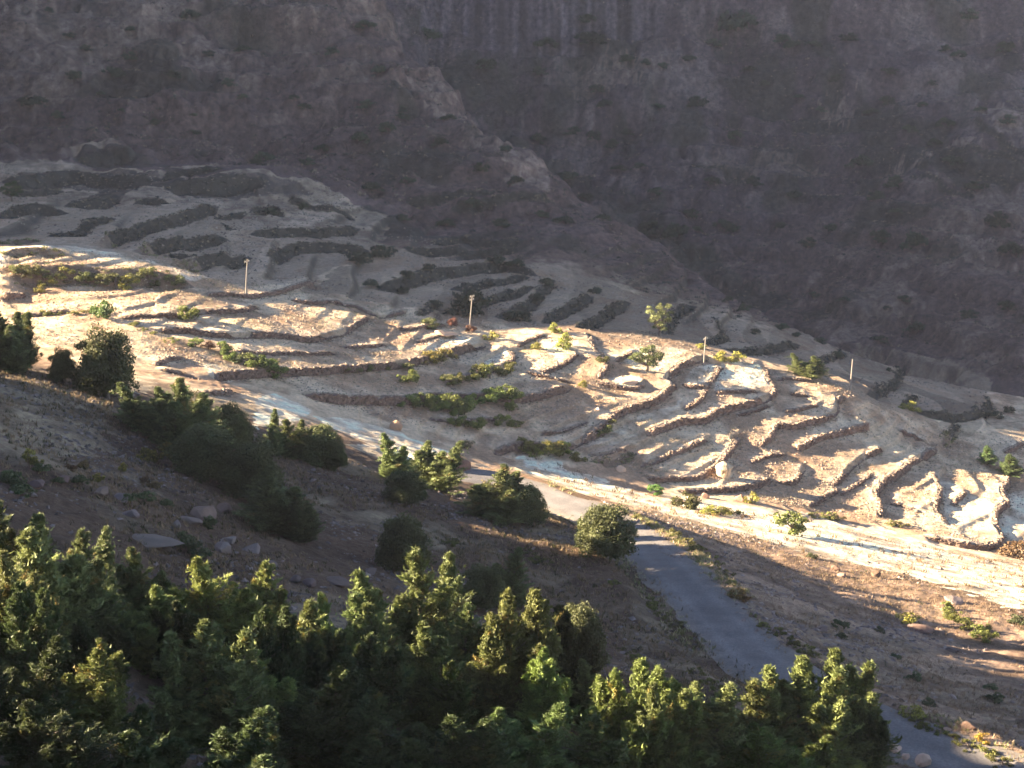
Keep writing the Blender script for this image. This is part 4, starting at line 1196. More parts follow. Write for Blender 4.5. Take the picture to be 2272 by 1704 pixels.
# ------------------------------------------------------------------ shrubs
# groups: (prototype, group, label, name, [(x, y of the foot, width px)...]) in the pixels of the given crop
def zz7(p): return tr(0, 1000, 2.357, p)
def zz9(p): return tr(1400, 1000, 2.3567, p)
def sh(conv, lst): return [(*conv([(a, b)])[0], w / {c1: S3, c4: S3, c5: S3, c6: S3}.get(conv, 2.357)) for a, b, w in lst]
SHR = []
def shrubs(kind, group, label, pts, tint=(1, 1, 1), asp=.75):
    SHR.append((kind, group, label, pts, tint, asp))
shrubs('G', "bushes on the upper bank", "green bush growing on the grassy bank below the sunlit hump",
  sh(c4, [(110,315,70),(150,320,80),(205,320,80),(280,345,70),(540,375,80),(590,360,80),(660,385,80),(745,395,90),(870,350,80),(960,345,90),(1130,385,90),(1000,400,50)]))
shrubs('Y', "yellow bushes on the upper bank", "yellowish bush growing on the grassy bank below the sunlit hump",
  sh(c4, [(305,398,75),(410,345,80),(820,412,90),(250,440,50)]))
shrubs('G', None, "bright blue green rosette bush on the bank above the largest round tree", sh(c4, [(685,600,115)]), (.8,1.15,1.1), .85)
shrubs('G', None, "round green bush on the wall under the stony field at the first pole", sh(c4, [(1200,605,105)]), (1,1.1,.8), .85)
shrubs('G', "bushes along the gully", "green bush in the gully's line of bushes above the middle trees",
  sh(c4, [(1265,785,70),(1430,830,90),(1470,865,80),(1600,900,90),(1660,920,100),(1730,950,110),(1800,985,90)]), (1,1.2,.9))
shrubs('R', None, "rusty red bush in the gully's line of green bushes", sh(c4, [(1345,800,65)]))
shrubs('G', None, "grey blue bush in the gully's line of green bushes", sh(c4, [(1540,885,65)]), (.8,.95,1.3))
shrubs('L', "low scrub on the left terraces", "low olive scrub on the overgrown terrace wall behind the left edge trees",
  sh(c4, [(280,585,80),(350,580,60),(480,580,60),(560,565,50),(880,650,70),(920,680,50),(1110,755,70),(1000,705,50)]))
shrubs('G', "bushes under the long curved wall", "green tuft at the foot of the long curved terrace wall",
  sh(c5, [(200,945,55),(310,935,40),(120,955,40),(440,940,60),(30,950,50)]))
shrubs('Y', "scrub along the long curved wall", "yellow brown scrub hanging over the long curved terrace wall",
  sh(c5, [(550,895,80),(600,885,80),(660,870,80),(720,860,60)]), (.9,.8,.9))
shrubs('G', None, "single ball shaped green bush in the stony field below the long curved wall", sh(c5, [(432,1012,88)]), (1,1.05,.8), .9)
shrubs('G', "bushes on the hooked wall", "green bush hanging over the hooked terrace wall",
  sh(c5, [(700,1035,80),(770,1020,80),(830,1000,80),(900,970,90),(960,990,110),(1040,960,90),(1090,935,60)]), (1,1,.8))
shrubs('G', "bushes on the longest wall", "bright green bush against the face of the longest terrace wall",
  sh(c5, [(460,1165,90),(540,1175,110),(620,1190,110),(700,1195,120),(780,1205,110),(850,1185,110),(920,1145,110),(1000,1135,110),(1080,1130,110),(1140,1115,60),(760,1235,70),(800,1225,70),(380,1170,50),(95,1135,40)]), (1,1.15,.8))
shrubs('G', "bushes below the longest wall", "green bush in the stony hollow below the longest terrace wall",
  sh(c5, [(735,1300,70),(790,1300,80),(860,1305,90),(1040,1290,80),(1130,1305,70),(1110,1195,70)]), (1.05,1.1,.75))
shrubs('Y', "bushes by the dry stream bed", "yellow green bush by the dry stream bed under the winding wall",
  sh(c5, [(1160,1450,80),(1230,1465,90),(1310,1480,100),(1390,1480,100),(1450,1470,80),(1540,1525,70),(1260,1495,60)]), (.85,.9,.8))
shrubs('G', "bushes on the winding wall", "dark green bush against the long winding terrace wall",
  sh(c5, [(1700,1335,80),(1735,1300,60),(1660,1365,60)]))
shrubs('Y', None, "tall yellow green bush on the crest between the second pole and the round tree", sh(c5, [(1435,800,75)]), (.9,1,1), 1.2)
shrubs('Y', None, "smaller yellow green bush on the crest just beyond the tall one", sh(c5, [(1390,695,60)]), (.9,1,1), .9)
shrubs('R', None, "red bush at the foot of the second pole", sh(c5, [(850,690,60)]))
shrubs('R', None, "red bush on the short wall uphill of the second pole", sh(c5, [(712,655,55)]), (1.1,.9,.9), 1.0)
shrubs('Y', None, "yellow green bush at the wall end below the second pole", sh(c5, [(970,740,60)]))
shrubs('G', None, "dark bush on the short wall with the red bush", sh(c5, [(570,670,80)]), (.7,.7,.7))
shrubs('Y', None, "pale bush on the stone lip beside the green grass patch", sh(c5, [(1255,800,50)]))
shrubs('G', None, "small bush on the steep rubble wall near the round tree", sh(c5, [(1690,880,60)]))
shrubs('Y', None, "small yellow bush at the end of the longest wall", sh(c5, [(1560,1045,50)]))
shrubs('L', None, "grey rounded scrub by the footpath above the brown boulder", sh(c5, [(800,1425,90)]), (.7,.6,.8), .6)
shrubs('Y', "scrub at the third pole", "low yellow scrub on the crest beside the third pole",
  sh(c6, [(280,590,80),(350,590,70),(130,505,40)]))
shrubs('Y', "tufts beyond the fourth pole", "sunlit tuft on the shaded bank beyond the fourth pole",
  sh(c6, [(1430,895,40),(1500,910,70)]))
shrubs('G', None, "dark rounded bush at the foot of the wall below the haystack", sh(c6, [(40,1535,120)]), (.75,.75,.7))
shrubs('Y', "mat bushes below the haystack", "flat yellow bush on the bank below the haystack's wall",
  sh(c6, [(180,1575,110),(250,1580,90),(310,1575,90)]), (.85,.9,.8), .45)
shrubs('Y', None, "upright yellow green bush beside the rubble below the haystack", sh(c6, [(450,1505,60)]), (1,1,1), 1.0)
shrubs('G', None, "vivid green plant near the foot of the ploughed terraces above the road", sh(c5, [(2035,1740,75)]), (.8,1.4,.8))
shrubs('L', "scrub at the foot of the terraces", "brown green scrub at the foot of the diagonal terraces",
  sh(c6, [(870,1590,80),(940,1600,90),(1010,1610,70),(1350,1640,60),(1420,1650,70),(760,1590,60)]))
shrubs('R', None, "russet bush at the right edge below the wavy wall", [(2252,1232,60)], (.8,.9,.9), .6)
shrubs('D', None, "large dark bush on the shaded field behind the second pole", [(1040,692,72)], (1,1,1), .7)
shrubs('D', "dark bushes on the shaded banks", "dark bush on a bank of the shaded fields behind the poles",
  sh(c5, [(200,400,80),(600,530,70),(560,290,60),(1000,255,90),(430,340,70),(1130,270,80),(1330,385,70),(1640,445,70),(1250,500,80),(1180,610,90),(1080,610,80),(400,440,60),(120,250,120),(250,210,120)]))
# roadside
shrubs('L', "verge bushes beyond the road", "yellow green verge bush on the far edge of the road",
  sh(zz9, [(215,440,80),(290,490,90),(350,530,100),(400,560,90),(440,600,80),(490,650,90),(110,390,60),(40,350,60),(540,700,70)]))
shrubs('Y', None, "sunlit yellow bush on the far road edge by the bright streak", sh(zz9, [(555,775,80)]), (1.1,.9,1))
shrubs('R', None, "orange bush beside the sunlit yellow one on the far road edge", sh(zz9, [(600,790,60)]), (1.2,1.4,.9))
shrubs('L', "shaded verge bushes beyond the road", "dull green bush on the shaded far edge of the road",
  sh(zz9, [(700,920,70),(760,960,80),(830,1010,90),(900,1050,90),(950,1075,70),(640,870,40),(1540,1450,90),(1600,1480,90),(1500,1420,70),(1760,1560,110),(1850,1600,110),(1940,1650,110),(1680,1510,70)]), (.75,.75,.7))
shrubs('Y', None, "bright yellow topped bush on the far verge near the bottom of the road", sh(zz9, [(1465,1400,100)]), (1,1,1), .7)
shrubs('Y', None, "golden tuft beyond the verge near the bottom of the road", sh(zz9, [(1840,1530,70)]), (1.4,1,.8), .6)
shrubs('L', "bushes along the near road edge", "dull green bush on the near edge of the road",
  sh(zz9, [(100,820,80),(160,870,80),(220,920,80),(250,955,60),(330,1170,90),(400,1220,90),(470,1270,90),(520,1300,80),(200,985,50)]), (.7,.7,.65))
shrubs('G', "bushes in the sunlit streak", "lush green bush along the sunlit streak on the lower slope",
  sh(zz9, [(1640,840,70),(1690,880,80),(1740,930,80),(1800,970,90),(1870,1000,80),(1840,940,60)]), (1,1.05,.75))
shrubs('Y', None, "yellow bush with pale twigs in the shade beside the sunlit streak", sh(zz9, [(1455,905,90)]), (1,1,1))
shrubs('D', "dark bushes on the lower slope", "dark bush on the shaded slope beyond the road",
  sh(zz9, [(1090,930,80),(1100,985,60),(1480,1200,70),(1900,1310,80),(1380,1090,50),(1560,1330,60),(2020,905,90),(1880,1250,60),(1300,950,50),(940,560,50)]), (1.6,1.6,1.3))
# near slope above the junipers
shrubs('Y', "lit sprigs on the near slope", "yellow sprig catching the sun on the near slope among boulders",
  sh(zz7, [(165,65,70),(195,80,50),(520,165,45),(640,110,45)]), (1,1,1), 1.1)
shrubs('Y', "yellow topped shrubs under the thicket", "yellow topped shrub under the wide black green thicket",
  sh(zz7, [(760,50,70),(810,60,80),(890,40,90)]), (.9,.9,.8), .9)
shrubs('R', "orange shrubs on the near slope", "orange leaved shrub among the boulders of the near slope",
  sh(zz7, [(380,110,70),(765,165,60),(810,195,70),(430,90,60)]), (.8,1,.8))
shrubs('D', "dull shrubs on the near slope", "dull green shrub among the boulders of the near slope",
  sh(zz7, [(60,180,120),(110,230,110),(210,110,80),(660,270,80),(420,170,80),(760,260,90),(980,520,110),(1040,570,110),(1090,400,90),(960,470,80),(1350,760,90),(300,170,60),(870,290,70),(20,150,80)]), (1.7,1.8,1.3))
shrubs('L', "scrub on the stony slope", "low olive scrub on the stony slope above the road",
  sh(lambda p: tr(700, 1000, 2.357, p), [(1110,540,80),(1150,580,90),(1200,590,70),(700,500,80),(720,480,60),(600,560,50),(1620,1060,90),(1680,1090,80),(1740,800,80),(980,690,60),(1560,700,70)]), (.6,.62,.55))

PROTO = {'G': SHRUB, 'L': SHRUB_LOW, 'R': [SHRUB_RED], 'Y': [SHRUB_YEL], 'D': SHRUB_DARK}
PW = {'G': 1.15, 'L': 1.5, 'R': 1.1, 'Y': 1.1, 'D': 1.2}
q = 0
ORD = ["first", "second", "third", "fourth", "fifth", "sixth", "seventh", "eighth", "ninth", "tenth", "eleventh", "twelfth", "thirteenth", "fourteenth", "fifteenth"]
for kind, group, base_label, pts, tint, asp in SHR:
    for no, (px, py, w) in enumerate(sorted(pts)):
        label = base_label if len(pts) == 1 else base_label + ", " + ORD[no] + " from left"
        p = at_px(px, py)
        W = w / FPX * math.hypot(p[1], p[2]) * (1.65 if p[1] > 190 else 1.35)
        sx = W / PW[kind]
        pr = PROTO[kind][q % len(PROTO[kind])]
        p[2] -= .03 * sx
        place("shrub", pr, p, sx, sx * asp / .75, random.random() * 6.283, label, "shrub", group, tint)
        q += 1

# --- far shrubs that can be told apart on the mountain
FARB = sh(c1, [(730,510,140),(200,690,190),(850,385,90),(1230,120,110),(1570,330,100),(1120,510,110),(480,520,110),(790,720,60),(1480,560,100),(1350,360,90),(2140,360,100),(320,80,70),(450,240,90),(850,210,80),
     (990,800,90),(1700,960,120),(1970,700,90),(1560,640,80),(1900,640,70),(650,620,70),(380,760,80),(1250,870,90),(1650,1060,80),(1990,1060,100),(2080,980,90),(1330,1100,40),(1950,1350,80),(1760,1385,120),(1250,760,60),(560,330,80)])
FARB += sh(lambda p: tr(756, 0, S3, p), [(550,260,140),(950,440,120),(1290,480,80),(1600,150,120),(1620,280,160),(1980,420,70),(2080,440,60),(1660,590,80),(390,720,70),(160,180,100),(250,480,90),(400,770,80),(300,850,90),(130,920,100),(160,700,90),(700,750,80),(640,940,90),(1500,870,90),(1700,700,90),
     (1280,920,110),(1210,1040,120),(1460,1160,120),(1590,1290,90),(1990,1500,160),(2150,1540,150),(1700,1420,80),(1300,1400,80),(1440,1440,100),(1130,1180,90),(900,1110,80),(430,1180,80),(850,1330,90),(1040,1460,110),(680,1460,90),(210,1230,120),(400,1420,80),(1800,1100,80),(1930,1080,70),(1850,870,70),(1330,310,120),(1060,980,70),(1750,950,80),(2040,1260,90),(1640,900,80),(1840,400,70),(2050,700,70)])
FARB += sh(lambda p: tr(1512, 0, S3, p), [(330,230,220),(990,530,70),(1230,740,90),(1160,1080,130),(1370,1210,100),(280,1500,140),(720,1290,90),(1090,260,90),(850,300,80),(440,460,80),(530,560,60),(700,320,100),(650,270,90),(1700,330,60),(1790,370,80),(2100,330,100),(1620,550,50),(1340,480,90),(1330,670,80),(1860,120,90),(200,300,90),(40,400,80),(90,690,100),(350,900,90),(200,1180,90),(470,1200,90),(1630,940,80),(1750,1060,120),(1250,1290,90),(60,1400,90),(100,1500,70),(830,1590,90),(1290,1560,120),(1500,1600,140),(1900,1220,120),(1700,820,90),(1470,850,80),(2100,790,100),(1930,720,70),(1380,1380,80),(2050,1460,120),(2120,1640,120),(960,1500,80),(640,1470,70),(1560,690,60),(760,640,70),(900,720,60)])
FARB += sh(c6, [(1280,460,110),(1520,390,140),(640,380,110),(480,410,70),(740,430,60),(1340,650,40),(2020,950,110),(2110,920,80),(860,170,80),(1330,250,60),(1050,200,80),(1860,300,110),(1440,200,100),(2100,250,110),(900,470,80),(1000,560,70),(300,200,70),(400,260,80)])
for k, (px, py, w) in enumerate(FARB):
    p = at_px(px, py)
    W = w / FPX * math.hypot(p[1], p[2]) * 1.15
    pr = SHRUB_DARK[k % 3]
    sx = W / 1.2
    side = "near massif" if p[0] / p[1] < .12 * (1) and p[1] < 560 else "far side of the gorge"
    lab = "small dark bush scattered on the shaded slope above the fields" if p[1] < 560 else "small dark bush scattered on the mountainside across the gorge"
    size = "large" if w > 36 else "middling" if w > 29 else "small"
    band = "high under the cliffs" if py < 150 else "halfway up" if py < 330 else "low down"
    lab = lab.replace("small dark bush scattered", size + " dark bush " + band)
    place("mountain_shrub", pr, p - np.array((0, 0, .05 * sx)), sx, sx * (.75 + .5 * random.random()), random.random() * 6.28, lab, "shrub",
          "bushes on the shaded slope above the fields" if p[1] < 560 else "bushes on the mountainside across the gorge", (1.0, 1.05, 1.0))
# ------------------------------------------------------------------ boulders
def boulder_mesh(seed, sub=2, rough=.35, planes=13):
    import bmesh
    bm = bmesh.new()
    bmesh.ops.create_icosphere(bm, subdivisions=sub, radius=1)
    r = np.random.default_rng(seed)
    V = np.array([v.co[:] for v in bm.verts])
    N = unit(r.standard_normal((planes, 3)))
    D = .5 + .34 * r.random(planes)
    for n, d in zip(N, D):                       # flat broken faces
        k = V @ n
        V = np.where((k > d)[:, None], V - (k - d)[:, None] * n, V)
    nz = vnoise(V[:, 0] * 3 + seed, V[:, 1] * 3 + V[:, 2] * 2, .6, seed)
    V = V * (1 + rough * .5 * nz)[:, None]
    for v, c in zip(bm.verts, V): v.co = c
    me = bpy.data.meshes.new("boulder"); bm.to_mesh(me); bm.free()
    for p in me.polygons: p.use_smooth = False
    return me
def rock_material(name, col):
    m, nt, b, out = new_mat(name)
    n1 = noise_node(nt, 1.6, 6, .7); n2 = noise_node(nt, 8, 4, .6)
    oi = nt.nodes.new("ShaderNodeObjectInfo")
    cm = nt.nodes.new("ShaderNodeMix"); cm.data_type = 'RGBA'
    cm.inputs[6].default_value = (*[c * .6 for c in col], 1); cm.inputs[7].default_value = (*[min(1, c * 1.4) for c in col], 1)
    nt.links.new(n1.outputs["Fac"], cm.inputs[0])
    mx = nt.nodes.new("ShaderNodeMix"); mx.data_type = 'RGBA'; mx.blend_type = 'MULTIPLY'; mx.inputs[0].default_value = 1
    nt.links.new(cm.outputs[2], mx.inputs[6]); nt.links.new(oi.outputs["Color"], mx.inputs[7])
    nt.links.new(mx.outputs[2], b.inputs["Base Color"])
    bp = nt.nodes.new("ShaderNodeBump"); bp.inputs["Distance"].default_value = .12; bp.inputs["Strength"].default_value = .8
    nt.links.new(n2.outputs["Fac"], bp.inputs["Height"]); nt.links.new(bp.outputs[0], b.inputs["Normal"])
    return m
M_ROCK = rock_material("boulder_rock", (.24, .20, .18))
BM = [boulder_mesh(500 + i) for i in range(6)]
for b_ in BM: b_.materials.append(M_ROCK)
def boulder(px, py, w, asp, dep, tint, label, group=None, rot=0.0, tilt=0.0, name="boulder"):
    p = at_px(px, py)
    tint = (tint[0] * .95, tint[1] * .88, tint[2] * .76)
    W = w / FPX * math.hypot(p[1], p[2])
    k = int(px + py) % 6
    o = add_obj(name, BM[k], label=label, cat="rock", group=group)
    o.scale = (W * .6, W * .6 * dep, W * .6 * asp)
    o.location = p + np.array((0, 0, W * .2 * asp))
    o.rotation_euler = (tilt, .12, rot)
    o.color = (*tint, 1)
GB = "boulders on the near slope"
BOULD = [
 (447,1150,75,.62,.9,(1,.88,.85),"largest flat topped boulder on the near slope"),
 (500,1135,48,.5,.8,(1.0,.85,.8),"reddish wedge boulder leaning by the largest flat topped one"),
 (420,1158,60,.22,.7,(1,.95,.95),"thin slab lying under the largest flat topped boulder"),
 (510,1204,42,.5,.7,(1.3,1.3,1.4),"topmost of the three pale grey boulders"),
 (494,1224,46,.6,.8,(1.15,1.15,1.25),"round one of the three pale grey boulders, uphill side"),
 (561,1226,50,.55,.7,(1.2,1.2,1.3),"pale grey boulder with a wedge shaped end, downhill of the other two"),
 (597,1254,46,.25,.6,(.9,.85,.9),"low slab just downhill of the pale grey boulders"),
 (688,1300,34,.6,.8,(.8,.75,.85),"dark blocky boulder below the stony slope"),
 (657,1290,30,.6,.8,(.75,.7,.75),"dark boulder touching the blocky one, uphill side"),
 (745,1292,64,.25,.6,(.85,.78,.8),"long slab on the stony slope behind the grey green juniper"),
 (822,1272,40,.45,.7,(.8,.75,.8),"dark boulder on the stony slope uphill of the tallest spire"),
 (293,1146,46,.5,.8,(1.1,1.1,1.25),"grey blue boulder in the bare patch above the rock ledge"),
 (226,1098,38,.75,.9,(1.05,1,1),"upright rounded boulder with a yellow sprig behind it"),
 (269,1108,44,.4,.7,(1.1,1.1,1.2),"flat boulder next to the upright rounded one"),
 (81,1080,36,.6,.9,(.85,.75,.85),"dark boulder at the left below the yellow sprigs"),
 (142,1070,32,.6,.9,(.85,.72,.78),"reddish boulder at the left beside the orange shrub"),
 (75,1102,20,.5,.9,(1.4,1.4,1.5),"small pale stone at the left under the dark boulder"),
 (375,1210,30,.8,.9,(.95,.9,.95),"blocky boulder on the lip of the rock ledge"),
 (391,1168,26,.7,.9,(1.1,1.1,1.2),"small grey boulder below the thin slab"),
 (330,1205,130,.14,.55,(.95,.95,.95),"layered rock ledge behind the slim pointed juniper"),
 (290,1440,110,.12,.8,(1.1,1.05,1.1),"flat grey rock in the bare patch among the junipers"),
 (1824,1402,30,.9,.8,(1.15,1.1,1.2),"upright grey rock on the shaded slope beyond the road"),
 (1943,1280,26,.8,.9,(.8,.65,.55),"brown rock on the edge of the white grass strip"),
 (1854,1266,22,.7,.9,(1,.8,.75),"reddish rock at the shadow's edge below the white grass strip"),
 (1868,1280,24,.5,.9,(1.4,1.2,1.15),"pale rock just below the reddish one at the shadow's edge"),
 (2113,1335,50,.35,.7,(1.3,1.25,1.35),"flat whitish rock beside the sunlit streak"),
 (2050,1402,60,.3,.6,(.9,.75,.75),"reddish outcrop in the middle of the shaded lower slope"),
 (2113,1446,34,.4,.7,(.6,.6,.68),"blue black boulder on the shaded lower slope"),
 (2150,1618,34,.6,.8,(.9,.75,.7),"reddish rock beyond the golden tuft near the road's bottom"),
 (2100,1624,26,.4,.7,(1.6,1.4,1.3),"pale flat rock on the far verge near the road's bottom"),
]
for px, py, w, asp, dep, tint, label in BOULD:
    boulder(px, py, w, asp, dep, tint, label, GB, rot=random.random() * 6.28 if asp > .3 else random.uniform(-.5, .1), tilt=random.uniform(-.1, .1))
for px, py, w, label in [(1985,1668,32,"white sunlit rock by the road, nearest the large juniper clump"), (2008,1683,24,"smallest of the three white sunlit rocks by the road"), (2048,1698,38,"largest of the three white sunlit rocks by the road")]:
    boulder(px, py, w, .8, .9, (3.0, 2.6, 2.3), label, "white rocks by the road", random.random() * 6)
boulder(1018, 1040, 58, .72, .9, (.95, .75, .72), "big smooth brown boulder beside the sparse juniper at the field edge", None, .4)
boulder(880, 952, 28, .85, 1.0, (2.2, 1.7, 1.3), "orange brown block standing on the sunlit path", None, .8)
boulder(1378, 1046, 24, .75, .9, (3, 2.8, 2.5), "white boulder at the foot of the ploughed terraces", None, .2)
boulder(1565, 1105, 20, .8, .9, (2.0, 1.6, 1.4), "pale pinkish boulder below the haystack's wall", None, .2)
boulder(1643, 1110, 26, .8, .9, (1.3, 1.0, .95), "brown rubble block below the haystack beside the upright bush", None, .9)
boulder(1327, 910, 10, 1.0, .9, (3.2, 3.0, 2.9), "white stone on the terrace above the winding wall", None, .9)
boulder(985, 742, 60, .22, .7, (2.6, 2.2, 1.8), "whitish bedrock outcrop on the terrace below the second pole", None, .1)
boulder(1395, 850, 48, .2, .7, (2.6, 2.3, 2.0), "whitish bedrock outcrop under the round tree", None, .1)

# ------------------------------------------------------------------ haystack
def haystack():
    p = at_px(1605, 1058)
    s = math.hypot(p[1], p[2]) / FPX
    R, H = 19 * s, 36 * s
    e = bpy.data.objects.new("haystack", None); COL.objects.link(e); e.location = p
    e["label"] = "pale haystack with overhanging cap on the terraces"; e["category"] = "haystack"
    def lathe(prof, name, seed, col):
        k = 28; r = np.random.default_rng(seed)
        V = []; 
        for rad, z in prof:
            for j in range(k):
                a = j * 2 * math.pi / k
                q = rad * (1 + .09 * (r.random() - .5) + .05 * math.sin(a * 3 + z * 4))
                V.append((math.cos(a) * q, math.sin(a) * q, z + .06 * (r.random() - .5)))
        F = [(i * k + j, i * k + (j + 1) % k, (i + 1) * k + (j + 1) % k, (i + 1) * k + j) for i in range(len(prof) - 1) for j in range(k)]
        me = mesh_from(name, np.array(V), np.array(F), False)
        set_color(me, np.array(col) * (.8 + .4 * r.random((len(V), 1))))
        add_obj(name, me, M_STONE, parent=e)
    lathe([(R * .72, -.6), (R * .76, .1), (R * .84, H * .3), (R * .9, H * .52), (R * .84, H * .56)], "stack_body", 3, (.52, .40, .27))
    lathe([(R * .80, H * .53), (R * 1.0, H * .55), (R * 1.02, H * .62), (R * .8, H * .76), (R * .48, H * .88), (R * .2, H * .96), (.02, H * 1.0)], "stack_cap", 4, (.52, .41, .27))
haystack()

# ------------------------------------------------------------------ power poles
def pole_material():
    m, nt, b, out = new_mat("weathered_wood")
    n1 = noise_node(nt, 3, 4, .6)
    cm = nt.nodes.new("ShaderNodeMix"); cm.data_type = 'RGBA'
    cm.inputs[6].default_value = (.20, .17, .14, 1); cm.inputs[7].default_value = (.36, .31, .25, 1)
    nt.links.new(n1.outputs["Fac"], cm.inputs[0]); nt.links.new(cm.outputs[2], b.inputs["Base Color"])
    return m
M_POLE = pole_material()
M_INS, _nt, _b, _o = new_mat("insulator_glaze"); _b.inputs["Base Color"].default_value = (.6, .58, .52, 1); _b.inputs["Roughness"].default_value = .3
def pole(px, ptop, pbase, pxtop, label, arm):
    p = at_px(px, pbase)
    top = np.array((px_ray(pxtop, ptop)[0] * p[1], p[1], zpx(ptop, pxtop, p[1])))
    e = bpy.data.objects.new("utility_pole", None); COL.objects.link(e); e.location = p
    e["label"] = label; e["category"] = "pole"; e["group"] = "wooden poles along the crest"
    d = top - p
    v, f = tube([d * t - np.array((0, 0, .8 if t == 0 else 0)) for t in (0, .3, .6, .85, 1)], (.15, .14, .13, .12, .11), 8)
    cap = len(v); v = np.vstack([v, d + np.array((0, 0, .05))])
    me = mesh_from("post", v[:-1], f); add_obj("post", me, M_POLE, parent=e)
    for q, az in arm:
        c = d * q
        import bmesh
        bm = bmesh.new(); bmesh.ops.create_cube(bm, size=1)
        for vv in bm.verts: vv.co = (vv.co.x * 1.3, vv.co.y * .12, vv.co.z * .12)
        bmesh.ops.bevel(bm, geom=bm.edges[:], offset=.015, segments=1)
        mm = bpy.data.meshes.new("cross_arm"); bm.to_mesh(mm); bm.free()
        ca = add_obj("cross_arm", mm, M_POLE, parent=e, loc=c + np.array((0, -.2, 0))); ca.rotation_euler = (0, 0, az)
        for sx in (-.5, .5):
            iv, jf = tube([(0, 0, 0), (0, 0, .1), (0, 0, .16), (0, 0, .26)], (.03, .075, .06, .04), 7)
            im = mesh_from("insulator", iv, jf)
            add_obj("insulator", im, M_INS, parent=ca, loc=(sx, 0, .06))
pole(545, 575, 658, 549, "slim pole at the uphill end of the line, nearest the sunlit hump", [(.93, .9)])
pole(1042, 655, 727, 1048, "leaning pole with two cross arms above the pale bedrock", [(.96, .8), (.86, .8)])
pole(1561, 747, 812, 1566, "pole beside the pale square field at the wall corner", [(.92, .7)])
pole(1886, 797, 866, 1892, "bare dark pole at the downhill end of the line", [])

# ------------------------------------------------------------------ ground cover that cannot be counted
def region_points(poly_px, n, seed, dens=None):
    P = unproj_line(poly_px)
    r = np.random.default_rng(seed)
    lo, hi = P.min(0), P.max(0)
    out = np.zeros((0, 2))
    for _ in range(40):
        q = lo + (hi - lo) * r.random((n * 2, 2))
        x, y = q[:, 0], q[:, 1]
        ins = np.zeros(len(q), bool); j = len(P) - 1
        for i in range(len(P)):
            xi, yi = P[i]; xj, yj = P[j]
            ins ^= ((yi > y) != (yj > y)) & (x < (xj - xi) * (y - yi) / (yj - yi + 1e-12) + xi)
            j = i
        q = q[ins]
        if dens is not None: q = q[r.random(len(q)) < dens(q[:, 0], q[:, 1])]
        out = np.vstack([out, q])
        if len(out) >= n: break
    out = out[:n]
    return np.column_stack([out, height(out[:, 0], out[:, 1])])
LIT = [(0,560),(260,560),(640,640),(1000,690),(1300,745),(1650,800),(1950,890),(2272,970),(2272,1230),(1850,1140),(1500,1085),(1300,1010),(1130,990),(650,870),(350,800),(0,760)]
pts = region_points(LIT, 32000, 900, lambda x, y: np.clip(.5 + 1.6 * fbm(x, y, 12, 3, 301), .05, 1))
r = np.random.default_rng(901)
st = stones_mesh("field_stones", pts, .06 + .20 * r.random(len(pts)) ** 2.6, np.array((.44, .33, .235)) * (.55 + .75 * r.random((len(pts), 1))), 902, .75)
add_obj("field_stones", st, M_STONE, kind="stuff", label="clods and stones strewn over the terraces", cat="stones")

SHF = [(0,370),(420,400),(700,420),(860,480),(1090,570),(1400,650),(1700,735),(2000,800),(2195,865),(2180,910),(1950,895),(1650,800),(1300,745),(1000,690),(640,640),(300,560),(0,530)]
pts = region_points(SHF, 14000, 907, lambda x, y: np.clip(.35 + 1.6 * fbm(x, y, 14, 3, 303), .04, 1))
st = stones_mesh("shaded_field_stones", pts, .08 + .3 * r.random(len(pts)) ** 2.6, np.array((.30, .235, .175)) * (.4 + .9 * r.random((len(pts), 1))), 908, .75)
add_obj("shaded_field_stones", st, M_STONE, kind="stuff", label="stones and tufts strewn over the shaded fields", cat="stones")

NEAR = [(-60,800),(250,870),(560,960),(800,1030),(1000,1085),(1180,1110),(1450,1260),(1700,1490),(1950,1620),(1700,1704),(-60,1704)]
pts = region_points(NEAR, 9000, 903, lambda x, y: np.clip(.25 + 1.8 * fbm(x, y, 10, 3, 311), .03, 1))
st = stones_mesh("slope_stones", pts, .05 + .30 * r.random(len(pts)) ** 3.0, np.array((.19, .15, .128)) * (.55 + .9 * r.random((len(pts), 1))), 904, .6)  # stone tone lowered to deepen the near slope's shade
add_obj("slope_stones", st, M_STONE, kind="stuff", label="stones strewn over the near slope", cat="stones")
STRIP = PATCHES[0][0]
def off_strip(f):
    return lambda x, y: f(x, y) * (1 - .93 * poly_mask(STRIP, x, y, 0, 1.2))
RSL = [(1330,1130),(1500,1110),(1850,1170),(2300,1250),(2300,1740),(2150,1680),(1950,1590),(1700,1440),(1560,1300)]
pts = region_points(RSL, 6000, 905, off_strip(lambda x, y: np.clip(.2 + 1.8 * fbm(x, y, 10, 3, 313), .03, 1)))
st = stones_mesh("lower_slope_stones", pts, .05 + .32 * r.random(len(pts)) ** 3.2, np.array((.26, .20, .17)) * (.6 + .8 * r.random((len(pts), 1))), 906, .6)
add_obj("lower_slope_stones", st, M_STONE, kind="stuff", label="stones strewn over the slope beyond the road", cat="stones")

